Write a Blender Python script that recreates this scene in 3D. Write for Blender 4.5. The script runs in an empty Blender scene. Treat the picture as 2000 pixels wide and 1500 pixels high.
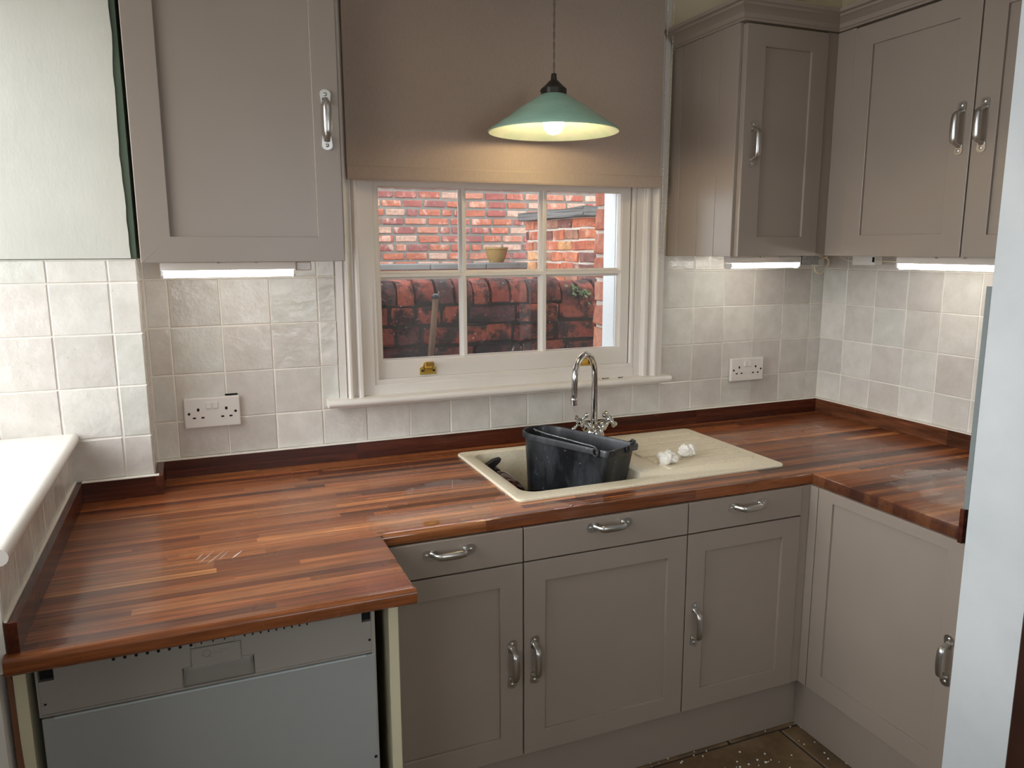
import bpy, bmesh, math, random
from mathutils import Vector, Matrix, noise
random.seed(7)
S = bpy.context.scene
C = S.collection

# ------------------------------------------------------------------ camera, world, lights, exposure
CAM = Vector((-2.5254, -2.6018, 1.6258)); YAW, PITCH, ROLL, FPX = 0.3876, -0.1753, -0.0033, 1501.68
def make_camera():
    cy, sy, cp, sp, cr, sr = math.cos(YAW), math.sin(YAW), math.cos(PITCH), math.sin(PITCH), math.cos(ROLL), math.sin(ROLL)
    def world(r, u, d):
        fx = r*cr-u*sr; up = r*sr+u*cr
        fy = d*cp-up*sp; z = d*sp+up*cp
        return Vector((fx*cy+fy*sy, -fx*sy+fy*cy, z))
    R, U, F = world(1, 0, 0), world(0, 1, 0), world(0, 0, 1)
    cam = bpy.data.cameras.new('camera'); cam.sensor_width = 36; cam.lens = FPX/2000*36
    cam.clip_start = 0.05; cam.clip_end = 200
    o = bpy.data.objects.new('camera', cam); C.objects.link(o)
    m = Matrix((R, U, -F)).transposed().to_4x4(); m.translation = CAM
    o.matrix_world = m
    S.camera = o
make_camera()

W = bpy.data.worlds.new('overcast_sky'); S.world = W; W.use_nodes = True
W.node_tree.nodes['Background'].inputs[0].default_value = (0.90, 0.95, 1.0, 1)
W.node_tree.nodes['Background'].inputs[1].default_value = 4.0

def area(name, loc, to, sx, sy, power, col):
    l = bpy.data.lights.new(name, 'AREA'); l.shape = 'RECTANGLE'; l.size = sx; l.size_y = sy
    l.energy = power; l.color = col
    o = bpy.data.objects.new(name, l); C.objects.link(o); o.location = loc
    o.rotation_euler = (Vector(to)-Vector(loc)).to_track_quat('-Z', 'Z').to_euler()
    return o
# daylight through the side window and an unseen side opening put in for its light
area('daylight_side_window', (-6.2, -1.2, 3.1), (-1.0, -1.1, 0.9), 3.8, 2.6, 270, (0.93, 0.97, 1.0))
area('added_rear_fill', (-1.6, -5.9, 1.8), (-1.5, 0, 1.6), 1.4, 1.6, 2.5, (1.0, 0.97, 0.92))  # added fill light, entering by a made-up opening behind the camera
area('added_ceiling_fill', (-1.7, -2.3, 2.70), (-1.7, -2.2, 0), 1.2, 0.9, 2, (1.0, 0.95, 0.88))  # added overhead fill, no fixture belongs to it

S.view_settings.view_transform = 'Standard'; S.view_settings.look = 'None'
S.view_settings.exposure = 0.1; S.view_settings.gamma = 1.0; S.view_settings.use_curve_mapping = False
S.render.film_transparent = False

# ------------------------------------------------------------------ materials
def lin(c): return c/12.92 if c <= 0.04045 else ((c+0.055)/1.055)**2.4
def rgb(r, g, b): return (lin(r/255), lin(g/255), lin(b/255), 1)
class Mat:
    def __init__(s, name):
        s.m = bpy.data.materials.new(name); s.m.use_nodes = True
        s.t = s.m.node_tree; s.b = s.t.nodes['Principled BSDF']
    def n(s, typ, **kw):
        nd = s.t.nodes.new(typ)
        for k, v in kw.items():
            if k in nd.inputs.keys() if hasattr(nd.inputs, 'keys') else False: nd.inputs[k].default_value = v
            else: setattr(nd, k, v)
        return nd
    def l(s, a, b): s.t.links.new(a, b)
    def noise(s, scale, detail=4, rough=0.55, stretch=None, per_object=False):
        g = s.n('ShaderNodeNewGeometry'); v = g.outputs['Position']
        if per_object:
            oi = s.n('ShaderNodeObjectInfo'); mul = s.n('ShaderNodeMath', operation='MULTIPLY'); mul.inputs[1].default_value = 37.0
            s.l(oi.outputs['Random'], mul.inputs[0]); ad = s.n('ShaderNodeVectorMath', operation='ADD')
            s.l(v, ad.inputs[0]); s.l(mul.outputs[0], ad.inputs[1]); v = ad.outputs[0]
        if stretch:
            mp = s.n('ShaderNodeMapping'); mp.inputs['Scale'].default_value = stretch
            s.l(v, mp.inputs['Vector']); v = mp.outputs[0]
        nz = s.n('ShaderNodeTexNoise'); nz.inputs['Scale'].default_value = scale; nz.inputs['Detail'].default_value = detail
        nz.inputs['Roughness'].default_value = rough
        s.l(v, nz.inputs['Vector']); return nz.outputs['Fac']
    def ramp(s, fac, *stops):
        r = s.n('ShaderNodeValToRGB'); e = r.color_ramp.elements
        while len(e) < len(stops): e.new(0.5)
        for el, (p, c) in zip(e, stops): el.position = p; el.color = c
        s.l(fac, r.inputs[0]); return r.outputs[0]
    def mix(s, fac, a, b, blend='MIX'):
        m = s.n('ShaderNodeMixRGB', blend_type=blend)
        for i, x in zip((0, 1, 2), (fac, a, b)):
            if hasattr(x, 'is_linked') or hasattr(x, 'links'): s.l(x, m.inputs[i])
            else: m.inputs[i].default_value = x
        return m.outputs[0]
    def bump(s, fac, strength, dist=0.002, after=None):
        b = s.n('ShaderNodeBump'); b.inputs['Strength'].default_value = strength; b.inputs['Distance'].default_value = dist
        s.l(fac, b.inputs['Height'])
        if after is not None: s.l(after, b.inputs['Normal'])
        s.l(b.outputs[0], s.b.inputs['Normal']); return b.outputs[0]
    def col(s, c):
        if isinstance(c, tuple): s.b.inputs['Base Color'].default_value = c
        else: s.l(c, s.b.inputs['Base Color'])
        return s
    def set(s, **kw):
        for k, v in kw.items():
            i = s.b.inputs[k.replace('_', ' ')]
            if hasattr(v, 'links'): s.l(v, i)
            else: i.default_value = v
        return s
def g(v): return (v, v, v, 1)

def paint(name, c, rough=0.42, var=0.04, bump=0.06):
    m = Mat(name); nz = m.noise(3.0, 5)
    lo = tuple(x*(1-var) for x in c[:3])+(1,); hi = tuple(min(1, x*(1+var)) for x in c[:3])+(1,)
    m.col(m.ramp(nz, (0.3, lo), (0.7, hi))).set(Roughness=rough)
    m.bump(m.noise(220, 2), bump, 0.001); return m.m
M = {}
M['taupe'] = paint('taupe_cabinet_paint', rgb(150, 137, 125), 0.30)
M['carcass'] = paint('carcass_edge', rgb(168, 150, 130), 0.6)
M['white_gloss'] = paint('white_gloss_paint', rgb(229, 223, 215), 0.22, 0.02)
M['white_outside'] = paint('white_outside_paint', rgb(225, 230, 230), 0.5, 0.03)
M['cream_wall'] = paint('cream_wall_paint', rgb(222, 208, 176), 0.7)
M['room_beyond'] = paint('muted_room_paint', rgb(146, 136, 124), 0.8)
M['ceiling'] = paint('ceiling_white', rgb(235, 232, 226), 0.8)
M['grout'] = paint('cream_grout', rgb(238, 232, 221), 0.8, 0.05, 0.2)
M['cream_panel'] = paint('cream_chipboard', rgb(214, 205, 172), 0.45)
M['old_green'] = paint('old_green_paint', rgb(66, 82, 66), 0.6, 0.25)
M['plastic_white'] = paint('white_plastic', rgb(224, 219, 212), 0.25, 0.01, 0.0)
M['plastic_grey'] = paint('grey_plastic', rgb(156, 150, 141), 0.42, 0.02, 0.15)
M['steel_panel'] = paint('grey_sheet_steel', rgb(158, 160, 157), 0.36, 0.02, 0.03)
M['steel_edge'] = paint('bright_steel_edge', rgb(188, 198, 196), 0.3, 0.02, 0.0)
M['black'] = paint('black_plastic', rgb(14, 14, 16), 0.4, 0.1)
M['void'] = paint('dark_recess', rgb(8, 9, 10), 0.9)
M['brown_edge'] = paint('raw_brown_edge', rgb(120, 78, 52), 0.7, 0.2)
M['bronze'] = paint('dark_bronze', rgb(42, 36, 30), 0.35, 0.2)
M['mortar'] = paint('grey_mortar', rgb(122, 117, 110), 0.95, 0.2, 0.6)
M['mortar_dark'] = paint('sooty_mortar', rgb(52, 46, 42), 0.95, 0.4, 0.8)
M['mortar_pale'] = paint('pale_lime_mortar', rgb(196, 188, 176), 0.95, 0.15, 0.6)
M['stone_grey'] = paint('grey_coping_stone', rgb(104, 104, 102), 0.9, 0.25, 0.8)
M['cement'] = paint('yard_concrete', rgb(150, 146, 140), 0.95, 0.2, 0.5)
M['cable_white'] = paint('cream_cable', rgb(226, 214, 188), 0.4)
M['tissue'] = paint('white_tissue', rgb(244, 241, 232), 0.9, 0.02, 0.5)
M['wood_dark'] = paint('dark_door_wood', rgb(52, 28, 20), 0.4, 0.3)
M['clay'] = paint('buff_clay', rgb(138, 112, 66), 0.8, 0.2)
M['bead'] = paint('white_bead', rgb(236, 232, 222), 0.3, 0.0, 0.0)
M['flake'] = paint('paint_flakes', rgb(232, 228, 220), 0.7)
M['tile_trim'] = paint('grey_tile_edge', rgb(128, 136, 134), 0.5)
M['scour'] = paint('grey_green_fibre', rgb(96, 108, 98), 0.9, 0.3)

def metal(name, c, rough):
    m = Mat(name); m.col(c).set(Metallic=1.0, Roughness=rough); return m
m = metal('satin_nickel', rgb(196, 194, 189), 0.30); m.bump(m.noise(300, 2), 0.03, 0.001); M['nickel'] = m.m
m = metal('chrome', rgb(214, 214, 212), 0.07); nz = m.noise(60, 4)
m.col(m.ramp(nz, (0.45, rgb(220, 220, 218)), (0.75, rgb(150, 148, 142)))).set(Roughness=m.ramp(nz, (0.4, g(0.05)), (0.75, g(0.3)))); M['chrome'] = m.m
m = metal('polished_brass', rgb(238, 200, 104), 0.24); M['brass'] = m.m
m = metal('galvanised_steel', rgb(150, 152, 152), 0.45); m.col(m.ramp(m.noise(160, 3), (0.35, rgb(120, 122, 122)), (0.7, rgb(178, 180, 178)))); M['galv'] = m.m

# plastered walls: trowel marks
m = Mat('white_plaster'); nz = m.noise(2.2, 5)
m.col(m.ramp(nz, (0.3, rgb(184, 184, 174)), (0.7, rgb(202, 200, 190)))).set(Roughness=0.36)
m.bump(m.noise(9, 6, 0.62, (1, 1, 0.45)), 0.28, 0.008); M['plaster'] = m.m
m = Mat('white_end_wall'); nz = m.noise(4, 6)
m.col(m.ramp(nz, (0.3, rgb(206, 211, 212)), (0.7, rgb(220, 224, 224)))).set(Roughness=0.5)
m.bump(m.noise(26, 6, 0.65), 0.22, 0.004); M['end_wall'] = m.m

# hand-made glazed wall tile, tone carried by each tile's own object colour
m = Mat('glazed_tile'); oi = m.n('ShaderNodeObjectInfo')
blot = m.ramp(m.noise(14, 5, 0.6, per_object=True), (0.35, rgb(206, 202, 192)), (0.7, rgb(255, 255, 255)))
base = m.mix(0.35, oi.outputs['Color'], blot, 'MULTIPLY')
specks = m.ramp(m.noise(150, 2, 0.5), (0.23, rgb(120, 112, 100)), (0.26, g(1.0)))
m.col(m.mix(0.6, base, specks, 'MULTIPLY')).set(Roughness=m.ramp(m.noise(30, 4, 0.6, per_object=True), (0.4, g(0.10)), (0.7, g(0.26))))
b1 = m.bump(m.noise(22, 4, 0.62, per_object=True), 0.42, 0.006); m.bump(m.noise(7, 2, 0.5, per_object=True), 0.4, 0.01, b1); M['tile'] = m.m

# varnished hardwood stave; tone from the stave's object colour
def wood(name, rlo, rhi, wet, scuff=True, stretch=(0.06, 1, 1)):
    m = Mat(name); oi = m.n('ShaderNodeObjectInfo')
    gr = m.noise(150, 6, 0.6, stretch, True)
    gr2 = m.noise(52, 3, 0.6, (0.035, 1, 1) if stretch[0] < 0.5 else (1, .1, 1), True)
    c = m.mix(0.75, oi.outputs['Color'], m.ramp(gr, (0.3, g(0.42)), (0.7, g(1.1))), 'MULTIPLY')
    c = m.mix(0.8, c, m.ramp(gr2, (0.32, g(0.42)), (0.66, g(1.25))), 'MULTIPLY')
    if scuff:
        sc = m.ramp(m.noise(5.2, 6, 0.7), (0.62, g(0.0)), (0.76, g(0.18)))
        c = m.mix(sc, c, rgb(196, 160, 130))
    gn = m.n('ShaderNodeNewGeometry'); sn = m.n('ShaderNodeSeparateXYZ'); m.l(gn.outputs['True Normal'], sn.inputs[0])
    ab = m.n('ShaderNodeMath', operation='ABSOLUTE'); m.l(sn.outputs[0], ab.inputs[0])
    end = m.ramp(ab.outputs[0], (0.6, g(0)), (0.8, g(0.72 if scuff else 0.0)))      # end grain drinks the varnish and is darker
    c = m.mix(end, c, rgb(58, 34, 26))
    m.col(c)
    if wet:
        w = m.noise(3.1, 3, 0.5); rough = m.ramp(w, (0.34, g(rhi)), (0.70, g(rlo)))
        pools = None                       # where water still stands on the varnish
        gp = m.n('ShaderNodeNewGeometry'); nz = m.noise(11, 4, 0.65)
        for px, py, pr_ in ((-1.98, -0.70, 0.20), (-1.86, -0.52, 0.17), (-0.40, -1.08, 0.26), (-1.55, -0.715, 0.12)) if scuff else ():
            ds = m.n('ShaderNodeVectorMath', operation='DISTANCE'); ds.inputs[1].default_value = (px, py, 0.908); m.l(gp.outputs['Position'], ds.inputs[0])
            dv = m.n('ShaderNodeMath', operation='DIVIDE'); dv.inputs[1].default_value = pr_; m.l(ds.outputs['Value'], dv.inputs[0])
            sb = m.n('ShaderNodeMath', operation='SUBTRACT'); sb.inputs[0].default_value = 1.0; m.l(dv.outputs[0], sb.inputs[1])
            if pools is None: pools = sb.outputs[0]
            else:
                mxn = m.n('ShaderNodeMath', operation='MAXIMUM'); m.l(pools, mxn.inputs[0]); m.l(sb.outputs[0], mxn.inputs[1]); pools = mxn.outputs[0]
        if pools is not None:
            ad = m.n('ShaderNodeMath', operation='ADD'); m.l(pools, ad.inputs[0]); m.l(nz, ad.inputs[1])
            pool = m.ramp(ad.outputs[0], (0.62, g(0)), (0.70, g(1)))
            rough = m.mix(pool, rough, g(0.05)); m.set(Coat_Weight=m.mix(pool, g(0.2), g(1.0)))
        m.set(Roughness=rough, Coat_Roughness=0.06, Specular_IOR_Level=0.4)
    else: m.set(Roughness=rhi)
    m.bump(gr, 0.10, 0.001); return m.m
M['stave'] = wood('varnished_stave', 0.16, 0.40, True)
M['upstand_y'] = wood('dark_varnished_board_lengthwise', 0.2, 0.3, True, False, (1, 0.06, 1))
M['upstand'] = wood('dark_varnished_board', 0.2, 0.3, True, False)

# brick: colour from object colour, lime wash and soot blotches
def brickmat(name, soot, wash):
    m = Mat(name); oi = m.n('ShaderNodeObjectInfo')
    c = m.mix(0.8, oi.outputs['Color'], m.ramp(m.noise(40, 5, 0.65, per_object=True), (0.3, g(0.6)), (0.7, g(1.25))), 'MULTIPLY')
    if wash: c = m.mix(m.ramp(m.noise(9, 4, 0.7, (1, 1, 0.6), True), (0.54, g(0)), (0.64, g(wash))), c, rgb(214, 190, 170))
    if soot: c = m.mix(m.ramp(m.noise(11, 6, 0.75), (0.46, g(0)), (0.56, g(soot))), c, rgb(34, 29, 28))
    if soot > 0.5: c = m.mix(m.ramp(m.noise(55, 4, 0.7), (0.64, g(0)), (0.68, g(0.8))), c, rgb(176, 166, 158))
    m.col(c).set(Roughness=0.92); m.bump(m.noise(60, 6, 0.75), 0.9, 0.012); return m.m
M['brick_far'] = brickmat('washed_red_brick', 0, 0.6)
M['brick_low'] = brickmat('sooty_red_brick', 0.92, 0)
M['brick_pier'] = brickmat('pier_brick', 0.35, 0.4)
M['brick_jamb'] = brickmat('orange_jamb_brick', 0, 0.3)
m = Mat('far_brick_bond'); bt = m.n('ShaderNodeTexBrick'); gm = m.n('ShaderNodeNewGeometry'); sx = m.n('ShaderNodeSeparateXYZ'); cx = m.n('ShaderNodeCombineXYZ')
m.l(gm.outputs['Position'], sx.inputs[0]); m.l(sx.outputs[0], cx.inputs[0]); m.l(sx.outputs[2], cx.inputs[1]); m.l(cx.outputs[0], bt.inputs['Vector'])
for k, v in (('Scale', 1.0), ('Brick Width', 0.235), ('Row Height', 0.0862), ('Mortar Size', 0.008)): bt.inputs[k].default_value = v
bt.inputs['Color1'].default_value = rgb(176, 92, 78); bt.inputs['Color2'].default_value = rgb(150, 74, 66); bt.inputs['Mortar'].default_value = rgb(150, 143, 134)
m.col(bt.outputs[0]).set(Roughness=0.95); M['bond'] = m.m

# dirty old window glass: clear, reflecting, with a veil of dust and splashes
m = Mat('old_window_glass'); t = m.t
tr = m.n('ShaderNodeBsdfTransparent'); gl = m.n('ShaderNodeBsdfGlossy'); gl.inputs['Roughness'].default_value = 0.01
fr = m.n('ShaderNodeFresnel'); fr.inputs['IOR'].default_value = 1.5
mx = m.n('ShaderNodeMixShader'); m.l(fr.outputs[0], mx.inputs[0]); m.l(tr.outputs[0], mx.inputs[1]); m.l(gl.outputs[0], mx.inputs[2])
df = m.n('ShaderNodeBsdfTranslucent'); df.inputs[0].default_value = (0.8, 0.82, 0.84, 1)
mx2 = m.n('ShaderNodeMixShader')
veil = m.ramp(m.noise(7, 4, 0.6, (1, 1, 0.35)), (0.35, g(0.004)), (0.75, g(0.024)))
spk = m.ramp(m.noise(120, 2, 0.5), (0.71, g(0)), (0.74, g(0.4)))
m.l(m.mix(1.0, veil, spk, 'ADD'), mx2.inputs[0]); m.l(mx.outputs[0], mx2.inputs[1]); m.l(df.outputs[0], mx2.inputs[2])
m.l(mx2.outputs[0], t.nodes['Material Output'].inputs[0]); M['glass'] = m.m

m = Mat('taupe_blind_cloth'); wv = m.noise(500, 2, 0.5, (1, 1, 0.15))
bc = m.ramp(wv, (0.3, rgb(198, 180, 164)), (0.7, rgb(206, 190, 174))); m.col(bc).set(Roughness=0.85); m.bump(wv, 0.05, 0.0006)
tl = m.n('ShaderNodeBsdfTranslucent'); m.l(bc, tl.inputs[0]); mx = m.n('ShaderNodeMixShader'); mx.inputs[0].default_value = 0.30
m.l(m.b.outputs[0], mx.inputs[1]); m.l(tl.outputs[0], mx.inputs[2]); m.l(mx.outputs[0], m.t.nodes['Material Output'].inputs[0])
M['blind'] = m.m
m = Mat('green_ceramic'); nz = m.noise(9, 4, 0.6, (1, 1, 3)); gm = m.n('ShaderNodeNewGeometry')
outer = m.ramp(nz, (0.3, rgb(156, 200, 178)), (0.7, rgb(176, 214, 192)))
m.col(outer).set(Roughness=0.12); m.bump(m.noise(40, 3), 0.05, 0.002); M['lamp_green'] = m.m
m = Mat('pale_green_glaze'); m.col(m.ramp(m.noise(14, 5, 0.6), (0.3, rgb(198, 222, 190)), (0.7, rgb(224, 234, 214)))).set(Roughness=0.12); m.bump(m.noise(30, 3), 0.08, 0.003); M['lamp_inside'] = m.m
def emit(name, c, s):
    m = Mat(name); m.col(c).set(Emission_Color=c, Emission_Strength=s); return m.m
M['bulb'] = emit('lit_bulb', (1.0, 0.74, 0.46, 1), 60)
M['tube'] = emit('lit_fluorescent_tube', (1.0, 0.96, 0.87, 1), 11)
m = Mat('cream_composite'); m.col(m.ramp(m.noise(120, 4), (0.3, rgb(222, 210, 184)), (0.7, rgb(236, 226, 202)))).set(Roughness=0.4)
M['sink'] = m.m
m = Mat('splashed_black_bucket')
sp = m.ramp(m.noise(34, 5, 0.75), (0.635, g(0)), (0.70, g(0.7)))
sm = m.ramp(m.noise(10, 6, 0.7, (1, 1, 0.4)), (0.42, g(0)), (0.72, g(0.5)))
c = m.mix(sm, rgb(13, 15, 19), rgb(92, 97, 102)); m.col(m.mix(sp, c, rgb(206, 204, 198))).set(Roughness=0.38); M['bucket'] = m.m
m = Mat('flagstone'); m.col(m.ramp(m.noise(6, 6, 0.65, per_object=True), (0.25, rgb(58, 54, 44)), (0.5, rgb(112, 88, 60)), (0.75, rgb(140, 120, 92)))).set(Roughness=0.55)
m.bump(m.noise(18, 6, 0.6), 0.4, 0.008); M['flag'] = m.m
m = Mat('amber_bottle'); m.col(rgb(66, 28, 14)).set(Roughness=0.08, Coat_Weight=0.5); M['amber'] = m.m
m = Mat('leaf_green'); m.col(m.ramp(m.noise(30, 3), (0.3, rgb(62, 92, 50)), (0.7, rgb(120, 146, 90)))).set(Roughness=0.6); M['leaf'] = m.m
m = Mat('cord_fabric'); m.col(m.ramp(m.noise(700, 1), (0.4, rgb(84, 74, 66)), (0.6, rgb(150, 138, 124)))).set(Roughness=0.8); M['cord'] = m.m
m = Mat('worn_pole_wood'); m.col(m.ramp(m.noise(20, 5, 0.6, (1, 1, 0.1)), (0.3, rgb(84, 62, 46)), (0.7, rgb(116, 90, 68)))).set(Roughness=0.8); M['pole'] = m.m

# ------------------------------------------------------------------ mesh helpers
ORG = {}          # world position of every object that parents others
def link(name, data, at, parent):
    o = bpy.data.objects.new(name, data); C.objects.link(o)
    if parent is not None:
        o.parent = parent; o.location = Vector(at)-ORG[parent.name]
    else: o.location = at
    ORG[o.name] = Vector(at); return o
def props(o, label=None, cat=None, group=None, kind=None):
    if label: o['label'] = label
    if cat: o['category'] = cat
    if group: o['group'] = group
    if kind: o['kind'] = kind
    return o
def thing(name, at, label, cat, group=None, kind=None):
    return props(link(name, None, at, None), label, cat, group, kind)

class MB:
    def __init__(s): s.bm = bmesh.new()
    def poly(s, pts, faces):
        vs = [s.bm.verts.new(p) for p in pts]
        for f in faces:
            try: s.bm.faces.new([vs[i] for i in f])
            except ValueError: pass
        return vs
    def box(s, x0, x1, y0, y1, z0, z1, bev=0.0, seg=1):
        x0, x1 = min(x0, x1), max(x0, x1); y0, y1 = min(y0, y1), max(y0, y1); z0, z1 = min(z0, z1), max(z0, z1)
        vs = s.poly([(x, y, z) for x in (x0, x1) for y in (y0, y1) for z in (z0, z1)],
                    [(0, 1, 3, 2), (4, 6, 7, 5), (0, 4, 5, 1), (2, 3, 7, 6), (0, 2, 6, 4), (1, 5, 7, 3)])
        if bev:
            es = list({e for v in vs for e in v.link_edges})
            bmesh.ops.bevel(s.bm, geom=es, offset=bev, segments=seg, profile=0.5, affect='EDGES')
        return s
    def prism(s, prof, a, b, mapf, close=True):
        """closed 2-D profile (list of (p,q)) swept from a to b; mapf(p,q,t)->xyz"""
        n = len(prof)
        pts = [mapf(p, q, a) for p, q in prof]+[mapf(p, q, b) for p, q in prof]
        fs = [(i, (i+1) % n, n+(i+1) % n, n+i) for i in range(n)]
        fs += [tuple(range(n))[::-1], tuple(range(n, 2*n))]
        s.poly(pts, fs); return s
    def ring(s, o, i, w0, w1, mapf, bev=0.0):
        """rectangular frame: outer rect o=(u0,u1,v0,v1), opening i, from depth w0 to w1"""
        def rect(r, w): return [mapf(r[0], r[2], w), mapf(r[1], r[2], w), mapf(r[1], r[3], w), mapf(r[0], r[3], w)]
        pts = rect(o, w0)+rect(i, w0)+rect(o, w1)+rect(i, w1); fs = []
        for k in range(4):
            j = (k+1) % 4
            fs += [(k, j, 4+j, 4+k), (8+k, 12+k, 12+j, 8+j), (k, 8+k, 8+j, j), (4+k, 4+j, 12+j, 12+k)]
        vs = s.poly(pts, fs)
        if bev:
            es = [e for e in {e for v in vs[8:] for e in v.link_edges} if all(v in vs[8:] for v in e.verts) and len(e.link_faces) == 2
                  and abs(e.link_faces[0].normal.dot(e.link_faces[1].normal)) < 0.9]
            bmesh.ops.recalc_face_normals(s.bm, faces=s.bm.faces[:])
            bmesh.ops.bevel(s.bm, geom=es, offset=bev, segments=2, profile=0.5, affect='EDGES')
        return s
    def tube(s, pts, r, n=12, cap=True, flat=1.0, ref=None):
        P = [Vector(p) for p in pts]; rs = r if isinstance(r, (list, tuple)) else [r]*len(P)
        up = Vector(ref) if ref else None; rings = []; prev = None
        for i, p in enumerate(P):
            t = (P[min(i+1, len(P)-1)]-P[max(i-1, 0)]).normalized()
            if prev is None:
                a = up if up else (Vector((0, 0, 1)) if abs(t.z) < 0.9 else Vector((1, 0, 0)))
            else: a = prev
            a = (a-t*a.dot(t)).normalized(); prev = a; b = t.cross(a)
            rings.append([s.bm.verts.new(p+(a*math.cos(k*2*math.pi/n)*flat+b*math.sin(k*2*math.pi/n))*rs[i]) for k in range(n)])
        for q, w in zip(rings, rings[1:]):
            for k in range(n): s.bm.faces.new((q[k], q[(k+1) % n], w[(k+1) % n], w[k]))
        if cap:
            s.bm.faces.new(rings[0][::-1]); s.bm.faces.new(rings[-1])
        return s
    def lathe(s, prof, c, n=40, axis=None, cap=False):
        c = Vector(c); Z = Vector(axis).normalized() if axis else Vector((0, 0, 1))
        X = Z.orthogonal().normalized() if axis else Vector((1, 0, 0)); Y = Z.cross(X); rings = []
        for r, z in prof:
            rings.append([s.bm.verts.new(c+Z*z+(X*math.cos(k*2*math.pi/n)+Y*math.sin(k*2*math.pi/n))*max(r, 1e-4)) for k in range(n)])
        for q, w in zip(rings, rings[1:]):
            for k in range(n): s.bm.faces.new((q[k], q[(k+1) % n], w[(k+1) % n], w[k]))
        if cap: s.bm.faces.new(rings[0][::-1]); s.bm.faces.new(rings[-1])
        return s
    def ball(s, c, r, sub=2, squash=(1, 1, 1)):
        bmesh.ops.create_icosphere(s.bm, subdivisions=sub, radius=r, matrix=Matrix.Translation(c) @ Matrix.Diagonal((*squash, 1)))
        return s
    def build(s, name, mat, parent=None, smooth=None, color=None, kind=None, label=None):
        bm = s.bm
        bmesh.ops.recalc_face_normals(bm, faces=bm.faces[:])
        lo = Vector([min(v.co[i] for v in bm.verts) for i in range(3)]); hi = Vector([max(v.co[i] for v in bm.verts) for i in range(3)])
        c = (lo+hi)/2
        for v in bm.verts: v.co -= c
        if smooth is not None:
            for f in bm.faces: f.smooth = True
            for e in bm.edges:
                if len(e.link_faces) == 2 and e.calc_face_angle(0) > math.radians(smooth): e.smooth = False
        me = bpy.data.meshes.new(name); bm.to_mesh(me); bm.free()
        for mm in (mat if isinstance(mat, list) else [mat]): me.materials.append(M[mm] if isinstance(mm, str) else mm)
        o = link(name, me, c, parent)
        if color: o.color = color
        return props(o, label, None, None, kind)
FRONT = lambda Y: (lambda u, v, w: (u, Y-w, v))       # faces the room from the back wall
SIDE = lambda X: (lambda u, v, w: (X-w, u, v))        # faces -X from the wall opposite the side window

def smooth(pts, n=6):
    P = [Vector(p) for p in pts]; out = []
    for i in range(len(P)-1):
        a, b_, c, d = P[max(i-1, 0)], P[i], P[i+1], P[min(i+2, len(P)-1)]
        for k in range(n):
            t_ = k/n; out.append(0.5*((2*b_)+(c-a)*t_+(2*a-5*b_+4*c-d)*t_*t_+(3*b_-a-3*c+d)*t_**3))
    return out+[P[-1]]
def quick(name, mat, boxes, parent=None, bev=0.0, **kw):
    b = MB()
    for q in boxes: b.box(*q, bev=bev)
    return b.build(name, mat, parent, **kw)
def structure(name, mat, boxes, **kw):
    return props(quick(name, mat, boxes, **kw), kind='structure')

# ------------------------------------------------------------------ measured planes
ZT, ZU, ZUB = 0.908, 0.9665, 1.5935          # worktop, top of upstand, underside of wall cupboards
TP = 0.1509                                   # tile pitch across
TZ = [0.966, 1.0875, 1.236, 1.385, 1.5338, 1.596]
XL, XP, YP = -2.885, -2.674, -0.162           # side wall below its window, corner pier

# ------------------------------------------------------------------ room shell
wall_back = structure('wall_back', 'grout', [(-2.69, -1.985, 0.0025, 0.15, 0, 2.75), (-0.945, 0.12, 0.0025, 0.15, 0, 2.75), (-1.985, -0.945, 0.0025, 0.15, 0, 1.105), (-1.985, -0.945, 0.004, 0.15, 2.46, 2.75)])
quick('brick_skin', 'mortar_pale', [(-3.6, -2.02, 0.15, 0.262, 0, 5.0), (-0.972, 1.2, 0.15, 0.262, 0, 5.0), (-2.02, -0.972, 0.15, 0.262, 0, 1.08), (-2.02, -0.972, 0.15, 0.262, 2.5, 5.0)], wall_back)
quick('plaster_above_cupboards', 'cream_wall', [(-0.82, 0.0, -0.004, 0.004, 1.6, 2.75), (-2.66, -2.1, -0.004, 0.004, 1.6, 2.75), (-2.1, -0.82, -0.004, 0.004, 2.655, 2.75)], wall_back)
wall_right = structure('wall_right', 'grout', [(0.0025, 0.15, -1.45, 0.12, 0, 2.75)])
quick('plaster_above_cupboards', 'cream_wall', [(-0.004, 0.004, -1.45, 0.0, 1.6, 2.75)], wall_right)
wall_corner = structure('wall_corner', 'grout', [(-3.33, XP-0.0025, YP+0.0025, 0.0, 0, 1.598)])
quick('old_paint', 'old_green', [(-3.33, XP, YP, 0.0, 1.599, 2.75)], wall_corner)
# newer plaster skim with a ragged edge, stopping short of the corner
b = MB(); edge = []; zz = 1.600
while zz < 2.75:
    edge.append((-2.6905+0.0022*math.sin(zz*9)+random.uniform(-0.0015, 0.0015)-0.001*math.sin(zz*31), zz)); zz += 0.035
prof = [(-3.33, 1.600)]+edge+[(-3.33, 2.75)]
b.prism(prof, YP-0.004, YP+0.001, lambda p, q, t: (p, t, q)); b.build('plaster_skim', 'plaster', wall_corner)
wall_left = structure('wall_left', 'grout', [(-3.33, XL-0.0025, -1.071, YP+0.01, 0.87, 1.078), (-3.33, -2.93, -1.42, YP, 2.4, 2.75)])
structure('wall_left_beyond', 'room_beyond', [(-3.33, -2.93, -1.80, -1.072, 0, 1.0), (-3.33, -2.93, -5.4, -3.3, 0, 2.75), (-3.33, -2.93, -1.80, -1.42, 1.0, 2.75), (-3.33, -2.93, -3.3, -1.80, 2.35, 2.75), (-3.33, -3.27, -3.3, -1.80, 0, 0.9)])
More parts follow.
